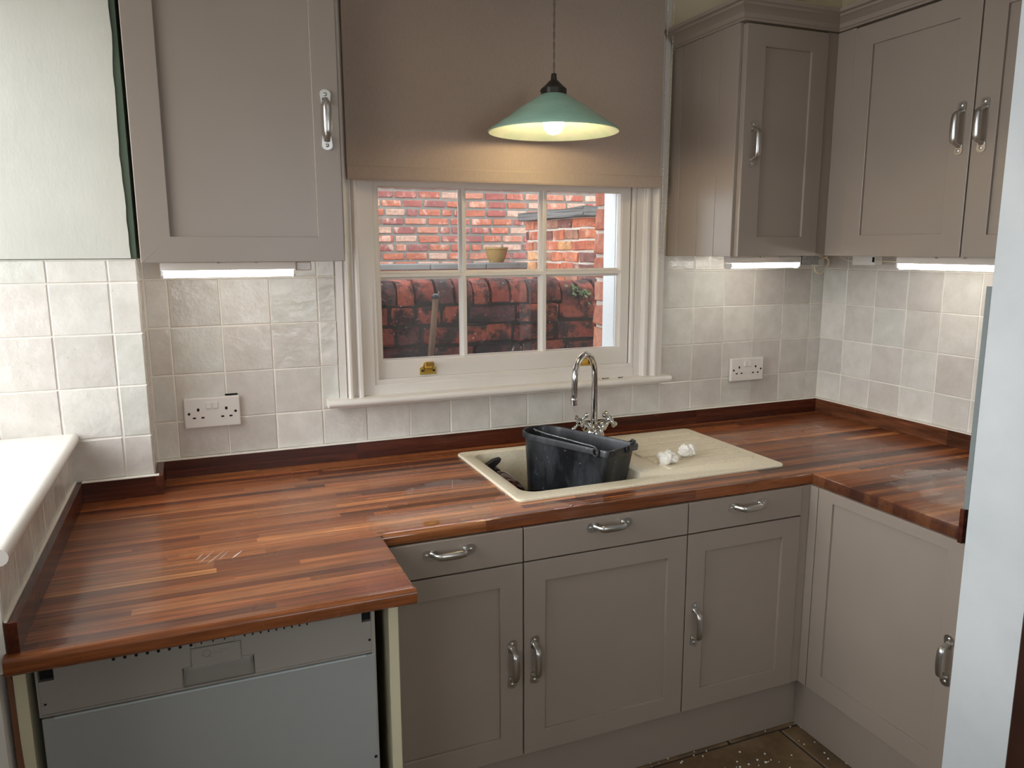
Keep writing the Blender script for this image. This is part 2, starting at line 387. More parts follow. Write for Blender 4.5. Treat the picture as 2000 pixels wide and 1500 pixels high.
structure('wall_side', 'grout', [(-3.33, -2.905, -1.071, YP+0.01, 0, 0.869)])
wall_end = structure('wall_end', 'end_wall', [(-0.761, 0.15, -1.49, -1.322, 0, 2.75)])
quick('plaster_return', 'end_wall', [(-0.761, 0.15, -2.5, -2.45, 0, 2.75)], wall_end)
quick('door_casing', 'wood_dark', [(-0.775, -0.70, -1.60, -1.492, 0, 2.05)], wall_end, bev=0.004)
quick('wall_run', 'room_beyond', [(-0.70, 0.15, -5.4, -2.5, 0, 2.75), (-0.70, 0.15, -2.5, -1.49, 2.05, 2.75), (0.1, 0.15, -2.5, -1.49, 0, 2.05)], wall_end)
structure('wall_front', 'room_beyond', [(-3.33, -2.3, -5.55, -5.4, 0, 2.75), (-0.9, 0.15, -5.55, -5.4, 0, 2.75), (-2.3, -0.9, -5.55, -5.4, 2.3, 2.75), (-2.3, -0.9, -5.55, -5.4, 0, 0.95)])  # unseen rear opening, made to let the fill light in
structure('ceiling', 'ceiling', [(-3.4, 0.2, -5.6, 0.2, 2.75, 2.85)])
floor = structure('floor', 'mortar_dark', [(-3.33, 0.15, -5.5, 0.0, -0.12, -0.006)])
def flag(x0, x1, y0, y1, z=0.0):
    b = MB().box(x0, x1, y0, y1, -0.05, z, 0.006); b.build('flagstone', 'flag', floor)
ys = [-0.685, -0.735, -1.24, -1.75, -2.3, -2.9]
for k in range(5):
    x = -2.9 if k else -2.15; widths = [0.72, 0.55, 0.79, 0.62, 0.5, 0.66]; random.shuffle(widths); j = 0
    if k == 1: widths = [0.70, 0.62, 0.80, 0.56]
    while x < -0.66 and j < 6:
        x1 = min(x+widths[j % len(widths)], -0.66); flag(x+0.003, x1-0.003, ys[k+1]+0.003, ys[k]-0.003, random.uniform(-0.002, 0.001)); x = x1; j += 1
b = MB()
for _ in range(90):
    u = random.random()
    if u < 0.22: x, y = random.uniform(-1.5, -0.70), -0.72-abs(random.gauss(0, 0.02))
    elif u < 0.34: x, y = -0.70-abs(random.gauss(0, 0.015)), random.uniform(-1.2, -0.72)
    else: x, y = random.gauss(-0.98, 0.12), random.gauss(-0.90, 0.08)
    r = random.uniform(0.0015, 0.0048); a = random.uniform(0, 6)
    pts = [(x+r*math.cos(a+k*1.2566)*random.uniform(.6, 1), y+r*math.sin(a+k*1.2566)*random.uniform(.6, 1)) for k in range(5)]
    b.prism(pts, 0.0, 0.0025, lambda p, q, t: (p, q, t))
props(b.build('paint_flakes', 'flake'), 'white paint flakes scattered over the brown flagstone floor by the plinths', 'debris', None, 'stuff')

# ------------------------------------------------------------------ wall tiles: every tile its own object
TONES = [(0.72, 0.69, 0.635), (0.68, 0.645, 0.595), (0.75, 0.72, 0.665), (0.70, 0.69, 0.635), (0.65, 0.605, 0.555), (0.71, 0.665, 0.615)]
def tile(parent, mapf, u0, u1, v0, v1):
    if u1-u0 < 0.012 or v1-v0 < 0.006: return
    gpx = 0.0016; j = lambda s=0.0009: random.uniform(-s, s)
    tw = lambda: random.uniform(-0.0008, 0.0008)
    a = [(u0+gpx+j(), v0+gpx+j()), (u1-gpx+j(), v0+gpx+j()), (u1-gpx+j(), v1-gpx+j()), (u0+gpx+j(), v1-gpx+j())]
    cx, cy = (u0+u1)/2, (v0+v1)/2; e = 0.0022; w = [tw() for _ in range(4)]
    pts = [mapf(p, q, -0.006) for p, q in a]+[mapf(p, q, -0.0018+w[i]) for i, (p, q) in enumerate(a)]
    pts += [mapf(p+(e if p < cx else -e), q+(e if q < cy else -e), w[i]) for i, (p, q) in enumerate(a)]
    fs = []
    for k in range(4):
        n = (k+1) % 4; fs += [(k, n, 4+n, 4+k), (4+k, 4+n, 8+n, 8+k)]
    fs.append((8, 9, 10, 11))
    b = MB(); b.poly(pts, fs); c = random.choice(TONES); s = random.uniform(0.94, 1.04)
    b.build('tile', 'tile', parent, color=(c[0]*s, c[1]*s, c[2]*s, 1))
def tiles(parent, mapf, us, vs):
    for u0, u1 in zip(us, us[1:]):
        for v0, v1 in zip(vs, vs[1:]): tile(parent, mapf, u0, u1, v0, v1)
B0 = FRONT(0.0)
lx = [-2.6083+k*TP for k in range(12)]
tiles(wall_back, B0, [XP+0.003]+lx[:4]+[-2.096], TZ[1:])
tiles(wall_back, B0, [XP+0.003]+lx[:12]+[-0.8224], TZ[:2])
rx = [-0.8224+k*TP for k in range(6)]
tiles(wall_back, B0, rx+[0.0], TZ)
R0 = SIDE(0.0)
ry = [-0.1307-k*TP for k in range(8)]
tiles(wall_right, R0, sorted([0.0]+ry+[-1.318]), TZ)
P0 = FRONT(YP)
tiles(wall_corner, P0, [-3.203, -3.052, -2.901, -2.751, XP-0.0005], [0.966, 1.0885, 1.237, 1.388, 1.5335, 1.597])
tiles(wall_corner, lambda u, v, w: (XP+w, u, v), [YP+0.003, 0.0], TZ)
L0 = lambda u, v, w: (XL+w, u, v)
tiles(wall_left, L0, [-1.069, -0.93, -0.777, -0.627, -0.477, -0.327, -0.24, YP-0.002], [0.966, 1.078])
# tiled return on the end wall, seen edge-on
for z0, z1 in zip([0.97, 1.0875, 1.236, 1.385], [1.0875, 1.236, 1.385, 1.531]):
    tile(wall_end, lambda u, v, w: (u, -1.310+w, v), -0.760, -0.612, z0, z1)
quick('tile_edge_trim', 'tile_trim', [(-0.7625, -0.7605, -1.322, -1.309, 0.972, 1.531)], wall_end)

# ------------------------------------------------------------------ sash window (window_1)
win = props(link('window_1', None, (-1.465, 0.02, 1.1), None), kind='structure')
def arch_profile(sgn):   # across the moulding from the outer edge inwards: (distance, projection)
    return [(0, 0.0), (0, 0.014), (0.022, 0.014), (0.023, 0.006), (0.0265, 0.006), (0.0275, 0.026), (0.032, 0.031), (0.038, 0.031), (0.043, 0.026), (0.047, 0.015), (0.055, 0.010), (0.059, 0.010), (0.062, 0.019), (0.067, 0.023), (0.076, 0.023), (0.079, 0.020), (0.080, 0.005), (0.083, 0.004), (0.083, 0.0)]
b = MB(); b.prism([(-2.096+d, -p) for d, p in arch_profile(1)], 1.122, 2.66, lambda p, q, t: (p, q-0.001, t)); b.build('architrave', 'white_gloss', win)
b = MB(); b.prism([(-0.826-d*1.12, -p) for d, p in arch_profile(1)], 1.122, 2.66, lambda p, q, t: (p, q-0.001, t)); b.build('architrave', 'white_gloss', win)
b = MB(); b.prism([(2.66-d, -p) for d, p in arch_profile(1)], -2.096, -0.826, lambda p, q, t: (t, q-0.001, p)); b.build('architrave', 'white_gloss', win)
# box frame, staff bead, apron board under the sash
quick('box_frame', 'white_gloss', [(-2.014, -0.918, -0.001, 0.02, 2.45, 2.60), (-2.014, -1.974, -0.001, 0.15, 1.12, 2.45), (-0.945, -0.918, -0.001, 0.15, 1.12, 2.45), (-2.014, -0.918, -0.001, 0.15, 2.40, 2.45)], win)
quick('sill_board', 'white_gloss', [(-1.974, -0.945, -0.002, 0.16, 1.105, 1.160)], win, bev=0.002)
b = MB().ring((-1.976, -0.943, 1.158, 2.42), (-1.958, -0.958, 1.176, 2.40), -0.02, -0.004, FRONT(0.0), 0.003); b.build('staff_bead', 'white_gloss', win)
b = MB().ring((-1.962, -0.954, 1.160, 1.872), (-1.936, -1.000, 1.241, 1.828), -0.060, -0.024, FRONT(0.0), 0.006); sash = b.build('sash', 'white_gloss', win)
GB = [(-1.649, -1.621), (-1.337, -1.305)]
def bar(pts_a, vertical):
    lo, hi, a, bb = pts_a; c = (lo+hi)/2; w = (hi-lo)/2
    prof = [(c-w, -0.052), (c-w, -0.043), (c-w*0.62, -0.041), (c-w*0.40, -0.034), (c-w*0.36, -0.024), (c+w*0.36, -0.024), (c+w*0.40, -0.034), (c+w*0.62, -0.041), (c+w, -0.043), (c+w, -0.052)]
    q = MB(); q.prism(prof, a, bb, (lambda p, r, t: (p, -r, t)) if vertical else (lambda p, r, t: (t, -r+0.0009, p)))
    q.build('glazing_bar', 'white_gloss', sash)
for x0, x1 in GB: bar((x0, x1, 1.236, 1.834), True)
xs = [-1.942, GB[0][0]+0.012, GB[0][1]-0.012, GB[1][0]+0.012, GB[1][1]-0.012, -0.994]
for k in range(3):
    bar((1.518, 1.548, xs[2*k]-0.004, xs[2*k+1]+0.004), False)
    for z0, z1 in ((1.236, 1.532), (1.535, 1.834)): quick('pane', 'glass', [(xs[2*k]+random.uniform(-.001, .001), xs[2*k+1], 0.0495, 0.0525, z0, z1)], sash)
b = MB().ring((-1.962, -0.954, 1.85, 2.44), (-1.93, -0.99, 1.90, 2.40), -0.10, -0.065, FRONT(0.0), 0.004); us = b.build('upper_sash', 'white_gloss', win)
quick('pane', 'glass', [(-1.935, -0.985, 0.082, 0.085, 1.895, 2.405)], us)
quick('outer_lining', 'white_outside', [(-1.002, -0.972, 0.062, 0.156, 1.14, 2.46), (-1.99, -1.955, 0.062, 0.156, 1.14, 2.46), (-2.01, -0.96, 0.10, 0.30, 1.07, 1.16)], win, bev=0.003)
# rounded inner sill
prof = [(0.004, 1.100), (-0.048, 1.100)]+[(-0.048-0.0125*math.sin(a), 1.1125-0.0125*math.cos(a)) for a in [k*math.pi/8 for k in range(1, 8)]]+[(-0.048, 1.125), (0.004, 1.125)]
b = MB(); b.prism(prof, -2.142, -0.803, lambda p, q, t: (t, p, q)); b.build('sill', 'white_gloss', win, smooth=40)
def lift(x, z):
    b = MB(); Y = 0.023
    pl = [(-0.030, -0.022), (0.030, -0.022), (0.030, 0.002), (0.018, 0.008), (0.014, 0.020), (-0.014, 0.020), (-0.018, 0.008), (-0.030, 0.002)]
    b.prism([(x+p, z+q) for p, q in pl], Y, Y-0.004, lambda p, q, t: (p, t, q))
    hook = [(-0.004, -0.018), (-0.006, 0.004), (-0.014, 0.020), (-0.024, 0.026), (-0.031, 0.021), (-0.030, 0.010), (-0.026, 0.012), (-0.025, 0.019), (-0.021, 0.021), (-0.013, 0.014), (-0.002, -0.004), (0, -0.018)]
    b.prism([(Y+p, z+q) for p, q in hook], x-0.015, x+0.015, lambda p, q, t: (t, p, q))
    o = b.build('sash_lift', 'brass', win, smooth=30, label='polished brass')
    for s in (-0.021, 0.021): MB().lathe([(0.0001, 0), (0.0042, 0.0), (0.0034, 0.0014), (0.0001, 0.002)], (x+s, Y-0.004, z-0.008), 12, (0, -1, 0)).build('screw', 'void', o)
lift(-1.778, 1.204); lift(-1.150, 1.196)

# side window in the recess above the deep sill (only its light and reflection are seen)
w2 = props(link('window_2', None, (-3.3, -0.85, 1.6), None), kind='structure')
MB().ring((-1.42, YP+0.0, 1.10, 2.40), (-1.36, YP-0.06, 1.16, 2.34), 0.36, 0.42, lambda u, v, w: (-3.33-w+0.42, u, v)).build('frame', 'white_gloss', w2)
for y in (-0.59, -0.99): quick('glazing_bar', 'white_gloss', [(-3.32, -3.29, y-0.015, y+0.015, 1.15, 2.35)], w2)
quick('glazing_bar', 'white_gloss', [(-3.32, -3.29, -1.37, -0.22, 1.74, 1.77)], w2)
w3 = props(link('unseen_side_door', None, (-3.3, -2.4, 1.6), None), kind='structure')  # unseen opening put in to bring low side light onto the dishwasher
MB().ring((-3.3, -1.80, 0.0, 2.35), (-3.22, -1.88, 0.12, 2.27), 0.36, 0.42, lambda u, v, w: (-3.33-w+0.42, u, v)).build('frame', 'white_gloss', w3)
quick('glazing_bar', 'white_gloss', [(-3.32, -3.29, -2.565, -2.535, 0.1, 2.30)], w3)
prof = [(-3.33, 1.078), (-2.878, 1.078)]+[(-2.878+0.016*math.sin(a), 1.094-0.016*math.cos(a)) for a in [k*math.pi/8 for k in range(1, 8)]]+[(-2.878, 1.110), (-3.33, 1.110)]
b = MB(); b.prism(prof, -1.085, YP-0.0005, lambda p, q, t: (p, t, q)); b.build('sill', 'white_gloss', w2, smooth=40)

# ------------------------------------------------------------------ worktop: glued staves
wt = thing('worktop', (-1.5, -0.6, ZT), 'varnished reddish brown hardwood strip worktop wrapping around the sink, wet patches on it', 'worktop')
TH = 0.034
WT = [(0.26, 0.084, 0.026), (0.30, 0.106, 0.034), (0.34, 0.130, 0.044), (0.19, 0.057, 0.020), (0.37, 0.150, 0.054), (0.11, 0.034, 0.015), (0.27, 0.090, 0.029), (0.31, 0.114, 0.038)]
LIGHT = [(0.52, 0.22, 0.075), (0.56, 0.255, 0.09)]
def stave(x0, x1, y0, y1, front, endl, endr, back_shade=1.0):
    if x1-x0 < 0.01: return
    z1 = ZT+random.uniform(-0.00012, 0.00012); z0 = ZT-TH
    if front:
        r, r2 = 0.011, 0.005
        prof = [(y1, z1), (y1, z0), (y0+r2, z0), (y0, z0+r2)]+[(y0+r-r*math.cos(a), z1-r+r*math.sin(a)) for a in [k*math.pi/10 for k in range(6)]]
    else: prof = [(y1, z1), (y1, z0), (y0, z0), (y0, z1)]
    b = MB(); b.prism(prof, x0, x1, lambda p, q, t: (t, p, q))
    es = []
    for e in b.bm.edges:
        a, c = e.verts
        if abs(a.co.z-z1) < 1e-5 and abs(c.co.z-z1) < 1e-5:
            if endr and abs(a.co.x-x1) < 1e-5 and abs(c.co.x-x1) < 1e-5: es.append(e)
            if endl and abs(a.co.x-x0) < 1e-5 and abs(c.co.x-x0) < 1e-5: es.append(e)
    if es: bmesh.ops.bevel(b.bm, geom=es, offset=0.006, segments=2, profile=0.5, affect='EDGES')
    c = random.choice(LIGHT) if random.random() < 0.085 else random.choice(WT)
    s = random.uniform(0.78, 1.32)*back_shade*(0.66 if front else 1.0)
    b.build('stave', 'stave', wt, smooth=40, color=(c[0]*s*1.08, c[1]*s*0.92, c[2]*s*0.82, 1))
def run(x0, x1, y0, y1, front=False, endl=False, endr=False):
    x = x0; first = True
    while x < x1-1e-6:
        L = random.uniform(0.42, 0.98)
        if first and random.random() < 0.7: L *= random.uniform(0.35, 0.9)
        nx = x+L
        if x1-nx < 0.16: nx = x1
        stave(x, nx, y0, y1, front, endl and first, endr and nx == x1)
        first = False; x = nx
brk = [0.0, -0.125, YP, -0.630, -0.762, -1.098, -1.296]; nrow = [5, 1, 18, 5, 13, 8]
for k in range(6):
    a, bb = brk[k], brk[k+1]; n = nrow[k]
    for i in range(n):
        y1 = a+(bb-a)*i/n; y0 = a+(bb-a)*(i+1)/n; last = i == n-1
        if k == 0: run(XP+0.001, 0.0, y0, y1)
        elif k == 1: run(XP+0.001, -1.690, y0, y1); run(-0.772, 0.0, y0, y1)
        elif k == 2: run(XL, -1.690, y0, y1); run(-0.772, 0.0, y0, y1)
        elif k == 3:
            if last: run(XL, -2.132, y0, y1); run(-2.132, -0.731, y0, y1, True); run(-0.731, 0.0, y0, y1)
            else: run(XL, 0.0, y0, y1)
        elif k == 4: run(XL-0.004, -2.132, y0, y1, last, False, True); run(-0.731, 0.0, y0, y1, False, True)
        else: run(-0.731, 0.0, y0, y1, False, True)
for k, (x, y, L, a) in enumerate([(-2.545, -0.735, 0.075, 62), (-2.525, -0.745, 0.085, 60), (-2.508, -0.742, 0.055, 64), (-2.478, -0.748, 0.050, 58), (-2.560, -0.728, 0.045, 66)]):
    d = Vector((math.cos(math.radians(a)), math.sin(math.radians(a)), 0)); n_ = Vector((-d.y, d.x, 0)); p = Vector((x, y, ZT+0.0002)); w = 0.0006+0.0009*(k == 3)
    b = MB(); b.prism([(-L/2, 0), (-L*0.2, w), (L*0.25, w*0.7), (L/2, 0), (L*0.2, -w*0.7), (-L*0.25, -w)], ZT+0.0001, ZT+0.0004, lambda p_, q, t: (x+d.x*p_+n_.x*q, y+d.y*p_+n_.y*q, t))
    b.build('scratch', 'flake', wt)
# upstands against the walls
def upstand(x0, x1, y0, y1, label, n=1, z0=ZT, col=(0.085, 0.020, 0.009)):
    t = thing('upstand', ((x0+x1)/2, (y0+y1)/2, z0), label, 'upstand')
    ax = 0 if x1-x0 > y1-y0 else 1; lo, hi = ((x0, x1), (y0, y1))[ax]; p = lo
    for k in range(n):
        q = lo+(hi-lo)*(k+1)/n if k == n-1 else lo+(hi-lo)*(k+1)/n+random.uniform(-0.08, 0.08)*(hi-lo)/1.0*0.3
        for zz0, zz1 in ((z0+0.0005, z0+0.026), (z0+0.026, ZU)):
            b = MB().box(*((p, q, y0, y1) if ax == 0 else (x0, x1, p, q)), zz0, zz1)
            s = random.uniform(0.75, 1.5); b.build('board', 'upstand' if ax == 0 else 'upstand_y', t, color=(col[0]*s, col[1]*s, col[2]*s, 1))
        p = q
    return t
upstand(XP+0.021, -0.001, -0.0197, -0.0005, 'long dark wooden upstand along the window wall behind the sink and tap', 4)
upstand(-0.0197, -0.0005, -1.295, -0.0205, 'dark wooden upstand below the tiles beside the corner cupboards', 2, col=(0.13, 0.045, 0.02))
upstand(XP+0.0005, XP+0.020, -0.181, -0.0005, 'very short wooden upstand returning around the tiled corner pier', 1)
upstand(XL+0.021, XP+0.0004, -0.181, YP-0.0005, 'short dark wooden upstand across the foot of the tiled corner pier', 1)
upstand(XL+0.001, XL+0.0205, -1.075, YP-0.001, 'dark wooden upstand running below the deep white sill of the side window', 1)
upstand(-0.757, -0.0202, -1.3085, -1.2965, 'stub of wooden upstand whose end grain shows against the white end wall', 1, z0=0.876)
quick('sealant_line', 'grout', [(XP, 0, -0.0205, -0.0005, ZU, ZU+0.0022), (-0.02, 0, -1.29, -0.02, ZU, ZU+0.0022), (XL+0.02, XP+0.01, -0.181, YP, ZU, ZU+0.0022), (XL, XL+0.005, -1.07, YP, ZU, ZU+0.003)], wall_back)

# ------------------------------------------------------------------ cabinets
def handle(parent, mapf, u, v, L, vertical):
    """bow handle on two screwed plates; mapf(u,v,w)"""
    f = (lambda a, c, w: mapf(u+c, v+a, w)) if vertical else (lambda a, c, w: mapf(u+a, v+c, w))
    b = MB(); h = L/2
    for s in (-1, 1):
        pr = [(s*(h-0.036), -0.011), (s*(h-0.036), 0.011), (s*(h-0.011), 0.0140)]+[(s*(h-0.011+0.011*math.sin(a)), 0.0140*math.cos(a)) for a in [k*math.pi/6 for k in range(1, 6)]]+[(s*(h-0.011), -0.0140)]
        b.prism(pr, 0.0, 0.004, lambda p, q, t: f(p, q, t))
        nrm = (Vector(f(0, 0, 1))-Vector(f(0, 0, 0)))
        b.lathe([(0.0052, 0), (0.005, 0.0012), (0.0036, 0.0022), (0.0001, 0.0024)], f(s*(h-0.012), 0, 0.004), 12, nrm)
    path = []; rad = []
    for t, w, r in ((-1, 0.002, 0.0092), (-0.93, 0.007, 0.0086), (-0.88, 0.015, 0.0078), (-0.82, 0.0240, 0.0078), (-0.74, 0.0280, 0.0092), (-0.58, 0.0295, 0.0102), (-0.3, 0.0305, 0.0107), (0, 0.0308, 0.0108)):
        path.append((t*(h-0.024), w)); rad.append(r)
    full = path+[(-a, w) for a, w in path[-2::-1]]; rr = rad+rad[-2::-1]
    b.tube([f(a, 0, w) for a, w in full], rr, 14, True, 0.62, (Vector(f(0, 0, 1))-Vector(f(0, 0, 0))))
    return b.build('handle', 'nickel', parent, smooth=40)
def shaker(parent, mapf, u0, u1, v0, v1, iu0, iu1, iv0, iv1, hspec=None, T=0.022, name='door'):
    b = MB().ring((u0, u1, v0, v1), (iu0, iu1, iv0, iv1), -T, 0.0, mapf, 0.0015); d = b.build(name, 'taupe', parent)
    q = MB(); a = [mapf(iu0-0.004, iv0-0.004, -0.020), mapf(iu1+0.004, iv1+0.004, -0.0085)]
    q.box(a[0][0], a[1][0], a[0][1], a[1][1], a[0][2], a[1][2]); q.build('panel', 'taupe', d)
    if hspec: handle(d, mapf, *hspec)
    return d
def slab(parent, mapf, u0, u1, v0, v1, hspec, T=0.022):
    a, c = mapf(u0, v0, -T), mapf(u1, v1, 0)
    d = MB().box(a[0], c[0], a[1], c[1], a[2], c[2], 0.0015, 2).build('drawer', 'taupe', parent)
    handle(d, mapf, *hspec); return d
YB, XB = -0.767, -0.740
FB = FRONT(YB)
def base_unit(x0, x1, label, door, inner, hdoor, hdrawer, stile=None):
    t = thing('base_cabinet', ((x0+x1)/2, -0.4, 0), label, 'cabinet', 'grey-brown base cabinets')
    quick('carcass', 'taupe', [(x0+0.002, x0+0.018, -0.742, -0.03, 0.186, 0.872), (x1-0.018, x1-0.002, -0.742, -0.03, 0.186, 0.872), (x0+0.018, x1-0.018, -0.742, -0.03, 0.186, 0.204), (x0+0.018, x1-0.018, -0.742, -0.70, 0.765, 0.783), (x0+0.018, x1-0.018, -0.05, -0.03, 0.204, 0.872)], t)
    shaker(t, FB, door[0], door[1], 0.187, 0.772, *inner, hdoor)
    slab(t, FB, door[0], door[1], 0.7765, 0.8725, hdrawer)
    if stile: quick('corner_post', 'taupe', [stile], t, bev=0.001)
    return t
base_unit(-2.158, -1.7435, 'base cabinet beside the dishwasher, half hidden in shade by the worktop end', (-2.156, -1.7455), (-2.094, -1.8135, 0.2565, 0.711), (-1.779, 0.480, 0.146, True), (-1.957, 0.839, 0.146, False))
base_unit(-1.7435, -1.2064, 'wide middle base cabinet below the sink bowl and the black bucket', (-1.7415, -1.2084), (-1.676, -1.2755, 0.2525, 0.710), (-1.7105, 0.479, 0.146, True), (-1.478, 0.8455, 0.146, False))
base_unit(-1.2064, -0.772, 'narrower base cabinet below the sink drainer, next to the inner corner', (-1.2044, -0.7735), (-1.1395, -0.8435, 0.2535, 0.7115), (-1.1715, 0.480, 0.146, True), (-0.9895, 0.8385, 0.146, False), (-0.7725, -0.712, -0.764, -0.70, 0.187, 0.8725))
t = thing('base_cabinet', (-0.4, -1.05, 0), 'base cabinet turned sideways with one tall door and no drawer beside the white end wall', 'cabinet', 'grey-brown base cabinets')
SB = SIDE(XB)
quick('carcass', 'taupe', [(-0.715, -0.03, -0.80, -0.78, 0.186, 0.872), (-0.715, -0.03, -1.318, -1.30, 0.186, 0.872), (-0.715, -0.03, -1.30, -0.80, 0.186, 0.204), (-0.05, -0.03, -1.30, -0.80, 0.204, 0.872)], t)
quick('filler_post', 'taupe', [(XB-0.0, XB+0.03, -0.7985, -0.7648, 0.187, 0.8725)], t, bev=0.001)
shaker(t, SB, -1.319, -0.8015, 0.187, 0.8725, -1.261, -0.860, 0.253, 0.838, (-1.2915, 0.540, 0.146, True))
props(quick('plinth', 'taupe', [(-2.155, -0.689, -0.722, -0.704, 0.0, 0.185)], bev=0.001), 'grey-brown plinth board under the row of sink cabinets', 'plinth')
props(quick('plinth', 'taupe', [(-0.707, -0.689, -1.319, -0.7225, 0.0, 0.185)], bev=0.001), 'grey-brown plinth board under the single tall sideways cabinet', 'plinth')

# wall cupboard next to the pier
t = thing('wall_cabinet', (-2.4, 0, ZUB), 'tall grey-brown wall cabinet between the white pier and the window blind', 'cabinet', 'grey-brown wall cabinets')
YC = -0.502
quick('carcass', 'taupe', [(-2.643, -2.625, -0.478, -0.006, ZUB, 2.44), (-2.172, -2.154, -0.478, -0.006, ZUB, 2.44), (-2.625, -2.172, -0.478, -0.006, 2.42, 2.44), (-2.625, -2.172, -0.03, -0.006, ZUB, 2.42)], t)
quick('bottom_board', 'carcass', [(-2.625, -2.172, -0.478, -0.03, ZUB+0.002, ZUB+0.018)], t, label='raw brownish underside board')
shaker(t, FRONT(YC), -2.645, -2.1505, ZUB-0.0015, 2.44, -2.574, -2.217, 1.656, 2.375, (-2.1845, 1.952, 0.150, True))
# narrow corner cupboard
t = thing('wall_cabinet', (-0.6, 0, ZUB), 'narrow wall cabinet with boarded side beside the window chain', 'cabinet', 'grey-brown wall cabinets')
YR, XR = -0.422, -0.414
quick('carcass', 'taupe', [(-0.79, -0.775, -0.398, -0.006, ZUB, 2.35), (-0.43, -0.415, -0.398, -0.006, ZUB, 2.35), (-0.775, -0.43, -0.398, -0.006, 2.33, 2.35), (-0.775, -0.43, -0.03, -0.006, ZUB, 2.33)], t)
quick('bottom_board', 'carcass', [(-0.775, -0.43, -0.398, -0.03, ZUB+0.002, ZUB+0.018)], t, label='raw brownish underside board')
bd = [-0.003, -0.075, -0.197, -0.301, -0.399]
for y1, y0 in zip(bd, bd[1:]): quick('side_board', 'taupe', [(-0.8125, -0.790, y0+0.0008, y1-0.0008, ZUB, 2.352)], t, bev=0.0012)
shaker(t, FRONT(YR), -0.800, -0.4565, ZUB+0.0005, 2.345, -0.722, -0.527, 1.661, 2.279, (-0.7585, 1.967, 0.152, True))
quick('corner_post', 'taupe', [(-0.4555, -0.389, -0.4165, -0.37, ZUB+0.001, 2.35)], t, bev=0.001)
# two-door cupboard on the other wall
t = thing('wall_cabinet', (-0.2, -0.9, ZUB), 'double door wall cabinet running from the corner to the white end wall', 'cabinet', 'grey-brown wall cabinets')
SR = SIDE(XR)
quick('carcass', 'taupe', [(-0.388, -0.006, -0.436, -0.420, ZUB, 2.35), (-0.388, -0.006, -1.318, -1.30, ZUB, 2.35), (-0.388, -0.006, -1.30, -0.436, 2.33, 2.35), (-0.03, -0.006, -1.30, -0.436, ZUB, 2.33)], t)
quick('bottom_board', 'carcass', [(-0.388, -0.03, -1.30, -0.436, ZUB+0.002, ZUB+0.018)], t, label='raw brownish underside board')
quick('filler_post', 'taupe', [(-0.412, -0.389, -0.4965, -0.4172, ZUB+0.001, 2.35)], t, bev=0.001)
shaker(t, SR, -0.9565, -0.498, ZUB+0.0005, 2.345, -0.887, -0.5725, 1.664, 2.28, (-0.9225, 1.967, 0.152, True))
shaker(t, SR, -1.316, -0.9615, ZUB+0.0005, 2.345, -1.245, -1.034, 1.659, 2.28, (-0.9945, 1.967, 0.152, True))
# cornice on top: profile swept round the plan line with mitres
prof = [(-0.02, 2.352), (0.004, 2.352), (0.008, 2.358), (0.012, 2.359), (0.018, 2.372), (0.034, 2.384), (0.046, 2.388), (0.048, 2.394), (0.060, 2.397), (0.061, 2.408), (-0.02, 2.408)]
def plan(o):
    return [(-0.8125-o, -0.036), (-0.8125-o, -0.422-o), (XR-o, -0.422-o), (XR-o, -1.318)]
b = MB(); rows = [[b.bm.verts.new((x, y, z)) for x, y in plan(o)] for o, z in prof]
n = len(rows)
for i in range(n):
    for k in range(3): b.bm.faces.new((rows[i][k], rows[i][k+1], rows[(i+1) % n][k+1], rows[(i+1) % n][k]))
b.bm.faces.new([r[0] for r in rows]); b.bm.faces.new([r[3] for r in rows][::-1])
props(b.build('cornice', 'taupe', smooth=25), 'grey-brown moulded cornice along the tops of the two corner wall cabinets', 'cornice')

# ------------------------------------------------------------------ dishwasher and end panels
YD = -1.040
dw = thing('dishwasher', (-2.53, -0.8, 0), 'grey built-in dishwasher without its door front under the worktop', 'dishwasher')
quick('body', 'void', [(-2.853, -2.214, -1.0, -0.5, 0.05, 0.868)], dw)
b = MB()
# fascia with the handle recess left open
x0, x1, hx0, hx1, gx0, gx1 = -2.850, -2.222, -2.6035, -2.4655, -2.586, -2.4895
zb, zh, zg, ztp = 0.7535, 0.799, 0.8375, 0.868
sq = 0.0
for q in ((x0+0.026, hx0, zb, ztp), (hx1, x1-0.020, zb, ztp), (x0, x0+0.026, zb, 0.825), (x1-0.020, x1, zb, 0.826), (hx0, gx0, zh, ztp), (gx1, hx1, zh, ztp), (gx0, gx1, zg, ztp)):
    b.box(q[0], q[1], YD, YD+0.03, q[2], q[3])
bmesh.ops.remove_doubles(b.bm, verts=b.bm.verts, dist=1e-5)
fas = b.build('fascia', 'plastic_grey', dw)
quick('fascia_lip', 'plastic_grey', [(x0, x1, YD-0.0025, YD+0.004, zb, zb+0.004), (x0-0.004, x0, YD-0.002, YD+0.03, zb, 0.87), (x1, x1+0.008, YD-0.002, YD+0.03, 0.1, 0.87)], dw)
quick('logo_plate', 'plastic_grey', [(gx0+0.0012, gx1-0.0012, YD-0.0012, YD+0.01, zh-0.004, zg-0.0012)], dw, bev=0.0008)
# curved scoop of the handle: rises outwards to the lip
prof = [(YD+0.028, zh+0.0), (YD+0.030, zh-0.008)]+[(YD+0.030-0.030*(k/8)**1.6, zh-0.010-(zh-0.010-zb-0.0015)*(k/8)**0.8) for k in range(1, 9)]+[(YD+0.034, zb+0.001), (YD+0.034, zh)]
b = MB(); b.prism(prof, hx0+0.001, hx1-0.001, lambda p, q, t: (t, p, q)); b.build('handle_scoop', 'plastic_grey', dw, smooth=40)
